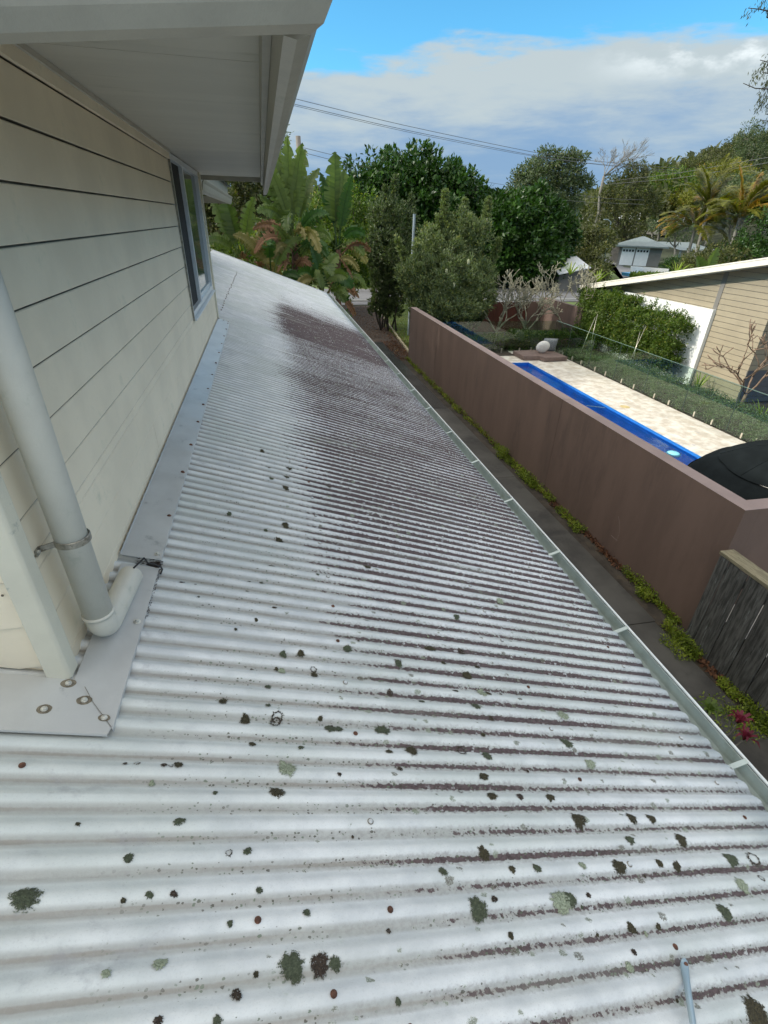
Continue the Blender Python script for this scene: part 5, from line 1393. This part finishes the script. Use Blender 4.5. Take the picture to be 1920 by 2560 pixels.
for col_, (xx, yy, zz), n, mm in (((0), (4.66, 1.24, G0 + .45), 13, L_hedge), ((1), (4.86, 1.08, G0 + .45), 9, L_cord), ((1), (4.82, .94, G0 + .40), 8, L_cord)):
    mb = MB(); limb(mb, (4.75, 1.05, G0), (xx, yy, zz), .012, .006, .1, 5); mb.build("stem", M_bark, cp)
    for q in range(n):
        a = 2 * PI * q / n; mb = MB(); l = RG.uniform(.08, .16); 
        P_ = [np.array([xx, yy, zz]) + np.array([math.cos(a) * l * f, math.sin(a) * l * f, .12 * math.sin(f * 2.4) + .02]) for f in (0, .35, .7, 1)]
        for f, c_ in zip((.4, 1, .8, .05), P_):
            s_ = np.array([-math.sin(a), math.cos(a), 0]) * .016 * f; mb.v += [tuple(c_ - s_), tuple(c_ + s_)]
        for i in range(3): mb.f.append((2 * i, 2 * i + 1, 2 * i + 3, 2 * i + 2))
        me = mb.mesh("leaf", mm); at = me.attributes.new('tint', 'FLOAT', 'FACE'); at.data.foreach_set('value', np.full(3, RG.uniform(.2, .8), np.float32)); link("leaf", me, cp)
# galvanised post among the shrubs
c = px(1036, 537, 22.2); mb = MB(); mb.tube([(c[0], 22.2, G0), (c[0], 22.2, c[2])], .055, 12); mb.tube([(c[0], 22.2, c[2]), (c[0], 22.2, c[2] + .03)], .062, 12)
mb.build("steel_post", M_galv, label="pale blue-grey galvanised post rising out of the shrubs", cat="post", smooth=False)

# ------------------------------------------------------------------ far side: trees, houses, poles, hill
c = px(1300, 640, 70)
def gum(label, u, v, y, blobs, n=300, m=L_gum, bark=M_bark, r=.28, L=.34, Wd=.10, rc=.6, per=26, group=None, up_=0):
    c = px(u, v, y); return tree("gum_tree", label, "tree", (c[0], y, gnd(c[0], y)), [blob_px(*b) for b in blobs], m, n, per, rc, L, Wd, bark, r, group, fill=.5, droop=.3, low=-.8)
gum("open airy gum tree with a wide crown behind the rounded dark tree", 1370, 600, 68, [(1375, 410, 68, 45, 30), (1430, 405, 68, 30, 28), (1330, 440, 67, 42, 26), (1300, 470, 67, 30, 22), (1410, 450, 68, 45, 24), (1460, 455, 68, 22, 18), (1350, 480, 67, 50, 24), (1395, 500, 68, 60, 22)], 620, per=26, L=.42, Wd=.15)
gum("dark dense gum tree below the bare windswept tree", 1560, 640, 80, [(1560, 480, 80, 50, 50), (1590, 430, 80, 32, 26), (1540, 540, 80, 60, 60), (1600, 520, 80, 40, 60), (1570, 600, 79, 60, 40), (1520, 500, 80, 24, 30)], 520, L_olive, M_barkd, .35, .40, .16)
gum("dark bushy tree beside the street lamp pole", 1440, 690, 52, [(1440, 610, 52, 40, 34), (1490, 600, 52, 34, 36), (1410, 650, 50, 40, 40), (1480, 660, 50, 36, 44), (1500, 690, 46, 22, 36), (1430, 590, 53, 36, 30)], 520, L_olive, M_barkd, .25, .28, .13, .5)
gum("thin pale-trunked tree in front of the far garage roof", 1700, 640, 60, [(1690, 560, 60, 34, 20), (1650, 565, 60, 26, 16), (1720, 580, 60, 26, 18), (1690, 590, 60, 22, 14)], 90, L_gum, M_bark, .16, .3, .1, .5, 22)
gum("round dark green shrub beside the white far garage", 1690, 690, 50, [(1690, 670, 50, 30, 24), (1665, 685, 50, 22, 18), (1715, 690, 49, 26, 18)], 230, L_dark, M_barkd, .1, .22, .1, .3)
# bare windswept tree
RGk = RG; RG = np.random.default_rng(5)
c = px(1500, 520, 80); t_ = thing("bare_tree", "bare leafless tree with fine windswept branches on the skyline", "tree", (c[0], 80, gnd(c[0], 80)))
mb = MB(); top = px(1510, 440, 80); limb(mb, (c[0], 80, gnd(c[0], 80)), top, .3, .16, .05, 8); mb.build("trunk", M_bark, t_, smooth=True)
for q, (du, dv_) in enumerate(((1530, 395), (1560, 385), (1585, 395), (1545, 410), (1575, 412), (1520, 405))):
    mb = MB(); e_ = px(du, dv_, 80 + q * .3); d = e_ - top
    branches(mb, top, d, np.linalg.norm(d) * .50, .07, 4, .34, 3, None, .08, 5, .02, .7, .014); mb.build("branch", M_bark, t_, smooth=True)
RG = RGk
# hillside woodland: distinct trees with labels, then the wooded mass behind
hill = [("pale green rounded tree low on the hillside beside the skyline gap", 1680, 470, 95, 70, 45, L_hedge), ("dark tree on the hill crest left of the umbrella-shaped one", 1740, 420, 130, 46, 28, L_olive),
        ("golden-green tree in the middle of the hillside", 1800, 450, 100, 62, 36, L_palm), ("dark olive tree on the upper hillside", 1830, 405, 130, 56, 36, L_olive),
        ("tall tree at the frame edge on top of hill", 1900, 370, 120, 56, 52, L_gum), ("grey-green hillside tree above the golden palms", 1860, 480, 90, 70, 44, L_gum),
        ("low olive tree at the foot of the hillside", 1650, 530, 92, 56, 44, L_olive), ("yellow-green hillside tree left of golden palms", 1740, 500, 88, 50, 34, L_palm), ("grey-green tree behind the golden palm crowns", 1790, 520, 84, 60, 40, L_gum), ("dark tree on the skyline at the hill's right", 1860, 370, 140, 40, 30, L_olive)]
for lab, u, v, y, ru, rv, m in hill:
    c = px(u, v, y)
    bl = [blob_px(u + RG.normal() * ru * .3, v + RG.normal() * rv * .25, y + RG.normal() * 2, ru * RG.uniform(.5, .8), rv * RG.uniform(.5, .8)) for _ in range(5)]
    tree("hillside_tree", lab, "tree", (c[0], y, min(gnd(c[0], y), c[2] - 4)), bl, m, 330, 22, .9, .5, .2, M_bark, .25, "trees on the hillside", fill=.4, low=-.9)
c = px(1790, 405, 135)
tree("umbrella_tree", "small flat-topped tree silhouetted on the hill crest", "tree", (c[0], 135, c[2] - 7), [blob_px(1790, 378, 135, 26, 6), blob_px(1772, 384, 135, 12, 4)], L_olive, 60, 16, .6, .4, .16, M_barkd, .16)
# woodland mass: many small crowns on the terrain
P = []; O = []; T = []
cnts = 0
for q in range(2600):
    u = RG.uniform(0, 1); y = RG.uniform(85, 420); x = RG.uniform(-.25 * y, 1.3 * y)
    if y < 150 and x < .58 * y: continue
    if 85 < y < 110 and x < .75 * y: continue
    z = gnd(x, y); R_ = RG.uniform(2.5, 4.5) * (1 + y / 500); k_ = 46
    uu = unit(k_); uu[:, 2] = np.abs(uu[:, 2]) * 1.1 - .2
    hh = RG.uniform(4, 8)
    P.append(np.array([x, y, z + hh]) + uu * R_ * RG.uniform(.7, 1.1, (k_, 1))); O.append(uu); T.append(np.full(k_, RG.uniform(0, .55)))
P = np.vstack(P); O = np.vstack(O); T = np.concatenate(T); n = len(P)
dist = P[:, 1] / 120
quads("woodland", P, unit(n) + O * .4, O + unit(n) * .5, 1.5 * dist ** .6 * RG.uniform(.6, 1.3, n), .8 * dist ** .6 * RG.uniform(.6, 1.3, n), L_olive, None, np.clip(T + RG.uniform(0, .35, n), 0, .99), 'stuff')
P = []; T = []
for q in range(900):
    y = RG.uniform(420, 1100); x = RG.uniform(-.4 * y, .95 * y); z = gnd(x, y); uu = unit(14); uu[:, 2] = abs(uu[:, 2])
    P.append(np.array([x, y, z + 5]) + uu * 9); T.append(np.full(14, RG.uniform(0, .6)))
P = np.vstack(P); n = len(P); T = np.concatenate(T)
quads("far_woodland", P, unit(n), unit(n) + np.array([0, -.5, .8]), 9 * RG.uniform(.6, 1.3, n), 6 * RG.uniform(.6, 1.3, n), L_olive, None, T, 'stuff')
# golden palms
def palm(label, u, v, y, H, nf, L, seed, top=None, lean=0):
    global RG
    keep = RG; RG = np.random.default_rng(seed)
    top = px(u, v, y); base = np.array([top[0] + lean, y, top[2] - H]); t = thing("golden_palm", label, "palm", tuple(base), 0, "golden palms beyond the neighbour's roof")
    mb = MB(); mb.tube([base, (base + top) / 2 + np.array([.1, 0, 0]), top], [.16, .12, .09], 9); mb.build("trunk", M_bark, t, smooth=True)
    for q in range(nf):
        a = 2 * PI * q / nf + RG.uniform(-.3, .3); el_ = RG.uniform(.25, 1.35); d = np.array([math.cos(a) * math.cos(el_), math.sin(a) * math.cos(el_), math.sin(el_)])
        pts = [top]; l = L * RG.uniform(.8, 1.1); st = 14
        for i in range(st):
            d = d + np.array([.03, 0, -.13 * (.4 + i / st)]); d /= np.linalg.norm(d); pts.append(pts[-1] + d * l / st)
        pts = np.array(pts); PP = []; DD_ = []
        for i in range(2, st):
            for s_ in (-1, 1):
                for w_ in range(4):
                    p = pts[i] + (pts[i + 1] - pts[i]) * w_ / 4 if i < st else pts[i]
                    dr = pts[i + 1] - pts[i] if i < st else d; dr = dr / np.linalg.norm(dr)
                    S = np.cross(dr, [0, 0, 1]); S /= np.linalg.norm(S) + 1e-6
                    PP.append(p); DD_.append(S * s_ * .8 + dr * .55 + np.array([.05, 0, -.35 + RG.normal() * .12 + .3]))
        PP = np.array(PP); DD_ = np.array(DD_); n = len(PP); f = np.linspace(0, 1, n)
        tb = RG.uniform(.25, .8) if RG.random() < .8 else .95
        o = quads("frond", PP, DD_, np.tile([0, -.4, 1.0], (n, 1)), l * .26 * np.sin(PI * (.15 + .8 * f)) * RG.uniform(.8, 1.1, n), .11, L_palm, t, np.clip(tb + RG.uniform(-.1, .2, n), 0, 1), None)
    RG = keep
palm("golden palm with the highest crown, centre of the trio", 1772, 520, 32, 6.5, 26, 2.9, 3)
palm("golden palm at right with broad arching fronds near frame edge", 1850, 545, 29, 6.0, 27, 2.8, 8)
palm("golden palm with orange drooping fronds at left of the trio", 1738, 570, 33, 5.8, 24, 2.7, 13)
palm("golden palm cut by the right frame edge", 1935, 500, 30, 7.0, 24, 2.9, 17)
c = px(1900, 620, 27)
tree("bright_shrub", "bright green bushy shrub at frame edge behind the raking roof", "shrub", (c[0], 27, G0), [blob_px(1905, 590, 27, 45, 50), blob_px(1880, 640, 27, 60, 36), (c[0] - 2.5, 27.5, -1.8, 1.6, 1, 1.2), (c[0] + 2.5, 27, -.6, 2, 1, 1.6)], L_dark, 420, 26, .28, .16, .08, r=.1, low=-.9, bright=.15)
c = px(1790, 690, 26)
tree("dark_shrub", "dark shady bush under the golden palms", "shrub", (c[0], 27.5, G0), [blob_px(1800, 650, 27, 60, 34), blob_px(1740, 670, 27, 40, 24), blob_px(1850, 640, 28, 40, 30)], L_olive, 330, 24, .3, .16, .08, r=.1, low=-.9)
tsp = px(1770, 660, 24)
t_ = thing("banana_plant", "low plant with one wide pale green paddle leaf above the raking roof", "plant", (tsp[0], 24, G0))
for a_, l_ in ((5, 2.4), (-25, 2.0), (40, 1.8)): paddle_leaf(t_, (tsp[0], 24, tsp[2] - 1.0), (math.sin(math.radians(a_)), 0, math.cos(math.radians(a_))), .4, l_ * .6, .75, L_nic, .3, .15, face=toCam)
strap_plant("spiky yellow strap-leaf plant above the neighbour's roof line", *(px(1690, 690, 25)), 12, 1.1, .09, L_strap, .9)
for (u, v, lab) in ((1500, 680, "spiky green tuft plant left of the raking roof end"), (1512, 702, "lower spiky tuft plant just above the raking roof's tip"), (1430, 662, "spiky green tuft among frangipani twigs")):
    p = px(u, v, 26); strap_plant(lab, p[0], 26, p[2] - .5, 16, .9, .07, L_strap, .9)
# gum branches entering at the upper right
gb = thing("gum_branch_tree", "dark gum tree whose leafy twigs enter at the upper right edge", "tree", tuple(np.array([px(2050, 600, 22)[0], 22, G0])))
mb = MB(); r0 = px(2030, 900, 22); top = px(2040, -80, 22); limb(mb, (r0[0], 22, G0), top, .3, .12, .05, 9)
tw = [((2040, 300), (1915, 285)), ((2040, 330), (1900, 300)), ((2035, 200), (1905, 180)), ((2035, 120), (1885, -20)), ((2040, 60), (1870, 20)), ((2040, 270), (1858, 208)), ((2035, 160), (1900, 150))]
ends = []
for a, b_ in tw:
    A_ = px(*a, 22); B_ = px(*b_, 21.8); limb(mb, A_, B_, .05, .012, .12, 5, 7); ends.append((A_, B_))
mb.build("trunk", M_barkd, gb, smooth=True)
P = []
for (u, v, n_) in ((1915, 165, 70), (1895, 185, 40), (1912, 215, 60), (1905, 250, 70), (1918, 235, 60), (1900, 270, 40), (1885, 188, 26), (1910, 5, 40), (1872, 30, 26), (1918, 300, 30), (1925, 150, 60), (1930, 200, 120), (1935, 260, 120), (1930, 20, 60)):
    p = px(u, v, 21.9); P.append(p + RG.normal(size=(n_, 3)) * .12)
P = np.vstack(P); n = len(P)
quads("crown", P, unit(n) * .6 + np.array([-.1, 0, -.9]), unit(n), .15 * RG.uniform(.7, 1.3, n), .035, L_olive, gb, RG.uniform(0, .6, n))

# --- far houses
def far_house(name, label, c_, w_, d_, h_, wallm, roofm, rh, rz_=0.0, ov=.5, parts=None):
    t = thing(name, label, "house", c_, rz_)
    def put(mb, nm, m):
        o = link(nm, mb.mesh(nm, m), t, loc=(0, 0, 0)); return o
    mb = MB(); mb.box(-w_ / 2, w_ / 2, -d_ / 2, d_ / 2, 0, h_); put(mb, "wall", wallm)
    mb = MB(); a, b_ = w_ / 2 + ov, d_ / 2 + ov
    rl = max(.2, a - b_)
    mb.add([(-a, -b_, h_), (a, -b_, h_), (a, b_, h_), (-a, b_, h_), (-rl, 0, h_ + rh), (rl, 0, h_ + rh), (-a, -b_, h_ - .18), (a, -b_, h_ - .18), (a, b_, h_ - .18), (-a, b_, h_ - .18)],
           [(0, 1, 5, 4), (2, 3, 4, 5), (1, 2, 5), (3, 0, 4), (6, 7, 1, 0), (7, 8, 2, 1), (8, 9, 3, 2), (9, 6, 0, 3), (9, 8, 7, 6)])
    put(mb, "roof", roofm)
    for nm, (x0, x1, y0, y1, z0, z1), m in (parts or []):
        mb = MB(); mb.box(x0, x1, y0, y1, z0, z1); put(mb, nm, m)
    return t
c = pz(1640, 655)
gz = G0
parts = [("garage_door", (-2.35, -.68, -3.56, -3.5, 0.05, 2.25), M_gdoor), ("garage_door", (-.52, 1.15, -3.56, -3.5, 0.05, 2.25), M_gdoor)]
for s_ in (-2.35, -.52):
    for q in range(4): parts.append(("door_window", (s_ + .14 + q * .38, s_ + .38 + q * .38, -3.60, -3.561, 1.75, 2.0), M_glassd))
s70 = 68.0
c = px(1632, 650, 66)
far_house("far_house", "distant grey-roofed house with white double garage doors", (c[0] + .6, 70, G0), 5.4, 7, 2.5, M_fwall, M_groof, 1.1, -.62, .7, parts)
c = px(1715, 650, 66)
mb = MB(); mb.add([(c[0] - 3, 64, G0 + 2.2), (c[0] + 4, 65, G0 + 2.2), (c[0] + 4, 71, G0 + 3.0), (c[0] - 3, 70, G0 + 3.0)], [(0, 1, 2, 3)]); mb.box(c[0] - 2.8, c[0] - 2.6, 64.2, 64.4, G0, G0 + 2.2); mb.box(c[0] + 3.6, c[0] + 3.8, 65, 65.2, G0, G0 + 2.2)
mb.build("carport", M_groof, label="flat grey carport roof beside the far white garage doors", cat="carport")
# white picket fence
wf = thing("white_fence", "low white paling fence in front of the far garage", "fence", tuple(pz(1620, 690)))
a = pz(1572, 692); b_ = pz(1664, 700); k = 46
ln = b_ - a
for q in range(k):
    p = a + ln * q / (k - 1); mb = MB(); mb.box(p[0] - .045, p[0] + .045, p[1] - .015, p[1] + .015, G0, G0 + 1.05); mb.build("paling", M_gdoor, wf)
mb = MB(); mb.hexa([(a[0], a[1] + .02, G0 + .8), (b_[0], b_[1] + .02, G0 + .8), (b_[0], b_[1] + .06, G0 + .8), (a[0], a[1] + .06, G0 + .8)], [(a[0], a[1] + .02, G0 + .9), (b_[0], b_[1] + .02, G0 + .9), (b_[0], b_[1] + .06, G0 + .9), (a[0], a[1] + .06, G0 + .9)])
mb.build("rail", M_gdoor, wf)
a = pz(1525, 655); b_ = pz(1585, 660)
df = thing("dark_fence", "dark timber fence left of the far garage doors", "fence", tuple(a))
ln = b_ - a
for q in range(30):
    p = a + ln * q / 29; mb = MB(); mb.box(p[0] - .12, p[0] + .12, p[1] - .02, p[1] + .02, G0, G0 + 2.1); mb.build("paling", M_fwall, df)
gx = pz(1500, 700)
mass("verge_shrubs", "rounded pale green garden shrubs before the white fence", "shrub", [(pz(1575, 700)[0], pz(1665, 700)[0], 46.5, 48.5, G0, G0 + .55)], 2600, .3, .12, L_hedge, None, .5, kind=None)
c = px(1420, 680, 40)
sh = thing("shed", "small shed with shiny pale blue-grey sloping roof beyond frangipanis", "shed", (c[0], 40, G0))
mb = MB(); mb.box(c[0] - 1.3, c[0] + 1.3, 39, 41.5, G0, G0 + 1.5); mb.build("wall", M_fwall, sh)
mb = MB(); mb.hexa([(c[0] - 1.7, 38.4, G0 + 1.25), (c[0] + 1.0, 38.4, G0 + 1.75), (c[0] + 1.6, 42, G0 + 2.4), (c[0] - 1.0, 42, G0 + 1.9)], [(c[0] - 1.7, 38.4, G0 + 1.31), (c[0] + 1.0, 38.4, G0 + 1.81), (c[0] + 1.6, 42, G0 + 2.46), (c[0] - 1.0, 42, G0 + 1.96)]); mb.build("roof", M_wroof, sh)
for (u, v, y, w_, lab) in ((1445, 560, 150, 14, "distant white-roofed building left of the dark gum"), (1400, 548, 210, 16, "furthest pale roof glimpsed above the rounded dark tree"), (1630, 548, 130, 16, "distant white roof strip right of dark gum"), (1690, 556, 118, 10, "small distant white roof above the grey garage roof")):
    c = px(u, v, y); far_house("distant_house", lab, (c[0], y, c[2] - 2.6), w_, w_ * .6, 2.6, M_fwall, M_wroof, w_ * .12, 0.1, .4)
a = pz(1190, 727); b_ = pz(1236, 730)
mb = MB(); mb.box(a[0], b_[0], a[1] + 3, a[1] + 3.25, G0, G0 + 1.0); mb.build("low_wall", M_pink, label="low salmon-pink wall beyond the road behind banksia", cat="wall")
p = px(1590, 683, 50); bl_ = thing("wheelie_item", "small blue and white object by the far driveway", "tub", (p[0], 50, p[2] - .3))
mb = MB(); mb.hexa([(p[0] - .9, 50, p[2] - .3), (p[0] + .9, 50, p[2] - .3), (p[0] + .9, 51, p[2] - .3), (p[0] - .9, 51, p[2] - .3)], [(p[0] - 1.0, 49.9, p[2]), (p[0] + 1.0, 49.9, p[2]), (p[0] + 1.0, 51.1, p[2]), (p[0] - 1.0, 51.1, p[2])])
mb.build("tub", mat("blue_plastic", (.08, .35, .60), .4, .05, 3, 0), bl_)
# power pole, street lamp, wires
pp = thing("power_pole", "grey timber power pole standing behind the tall paddle leaves", "pole", tuple(np.array([px(745, 345, 34)[0], 34, G0])))
c = px(745, 340, 34); mb = MB(); mb.tube([(c[0] + .1, 34, G0), (c[0], 34, c[2])], [.19, .14], 12); mb.build("post", M_pole, pp, smooth=True)
c2_ = px(757, 372, 34); mb = MB(); mb.tube([(c[0] + .08, 33.9, c[2] - .9), (c2_[0], 33.8, c2_[2])], .03, 6); mb.build("insulator_arm", M_wire, pp)
c = px(1527, 555, 62); lp = thing("street_lamp", "thin grey street lamp pole leaning over the far driveway", "street lamp", (c[0] - .5, 62, G0))
mb = MB(); mb.tube([(px(1514, 640, 62)[0], 62, G0), (c[0], 62, c[2]), (c[0] - .5, 62, c[2] + .25)], [.10, .06, .05], 8); mb.build("post", M_galv, lp, smooth=True)
mb = MB(); mb.box(c[0] - 1.0, c[0] - .45, 61.9, 62.1, c[2] + .2, c[2] + .3); mb.build("lamp_head", M_galv, lp)
c = px(1508, 515, 90); mb = MB(); mb.tube([(c[0] - .6, 90, gnd(c[0], 90)), (c[0], 90, c[2])], [.2, .13], 8)
mb.build("far_power_pole", M_pole, label="distant bare timber pole before the dark gum tree", cat="pole", smooth=True)
def wire(label, pts, y0, y1, r=.012):
    n = len(pts); q = [px(u, v, y0 + (y1 - y0) * i / (n - 1)) for i, (u, v) in enumerate(pts)]
    # smooth sagging span through the given points
    qq = []
    for i in range(n - 1):
        for t in np.linspace(0, 1, 5, endpoint=False): qq.append(q[i] + (q[i + 1] - q[i]) * t)
    qq.append(q[-1])
    qq = [np.array(a) for a in qq]
    for _ in range(3): qq = [qq[0]] + [(qq[i - 1] + 2 * qq[i] + qq[i + 1]) / 4 for i in range(1, len(qq) - 1)] + [qq[-1]]
    mb = MB(); mb.tube(qq, r, 5); o = mb.build("power_line", M_wire, label=label, cat="power line"); o['group'] = "overhead power lines"
wire("uppermost overhead wire crossing the cloud from the eave to the gum", [(640, 222), (722, 243), (1000, 312), (1347, 384), (1465, 401), (1700, 421)], 45, 62, .020)
wire("second overhead wire just under the uppermost one", [(640, 238), (722, 257), (1000, 323), (1343, 391), (1465, 408), (1700, 428)], 45.4, 62.4, .020)
wire("third overhead wire close below the second one", [(640, 242), (722, 261), (1000, 327), (1343, 395), (1700, 434)], 45.6, 62.6, .016)
wire("upper wire running from the pole behind the furled leaf", [(745, 366), (850, 392), (943, 412), (1260, 462)], 34, 50, .014)
wire("lower wire running from the pole toward the dense tree", [(745, 378), (850, 405), (943, 425), (1260, 478)], 34, 50, .014)
wire("higher of the wires climbing to the right over the hillside", [(1500, 455), (1679, 436), (1800, 414), (1930, 392)], 70, 46, .020)
wire("lower of the wires climbing to the right over the hillside", [(1500, 462), (1690, 447), (1800, 428), (1930, 405)], 70, 46, .020)
wire("level wire in front of the dark gum tree", [(1370, 498), (1480, 506), (1610, 511)], 60, 60, .018)
wire("level wire above the other one before dark gum", [(1440, 487), (1520, 497), (1610, 500)], 60, 60, .018)
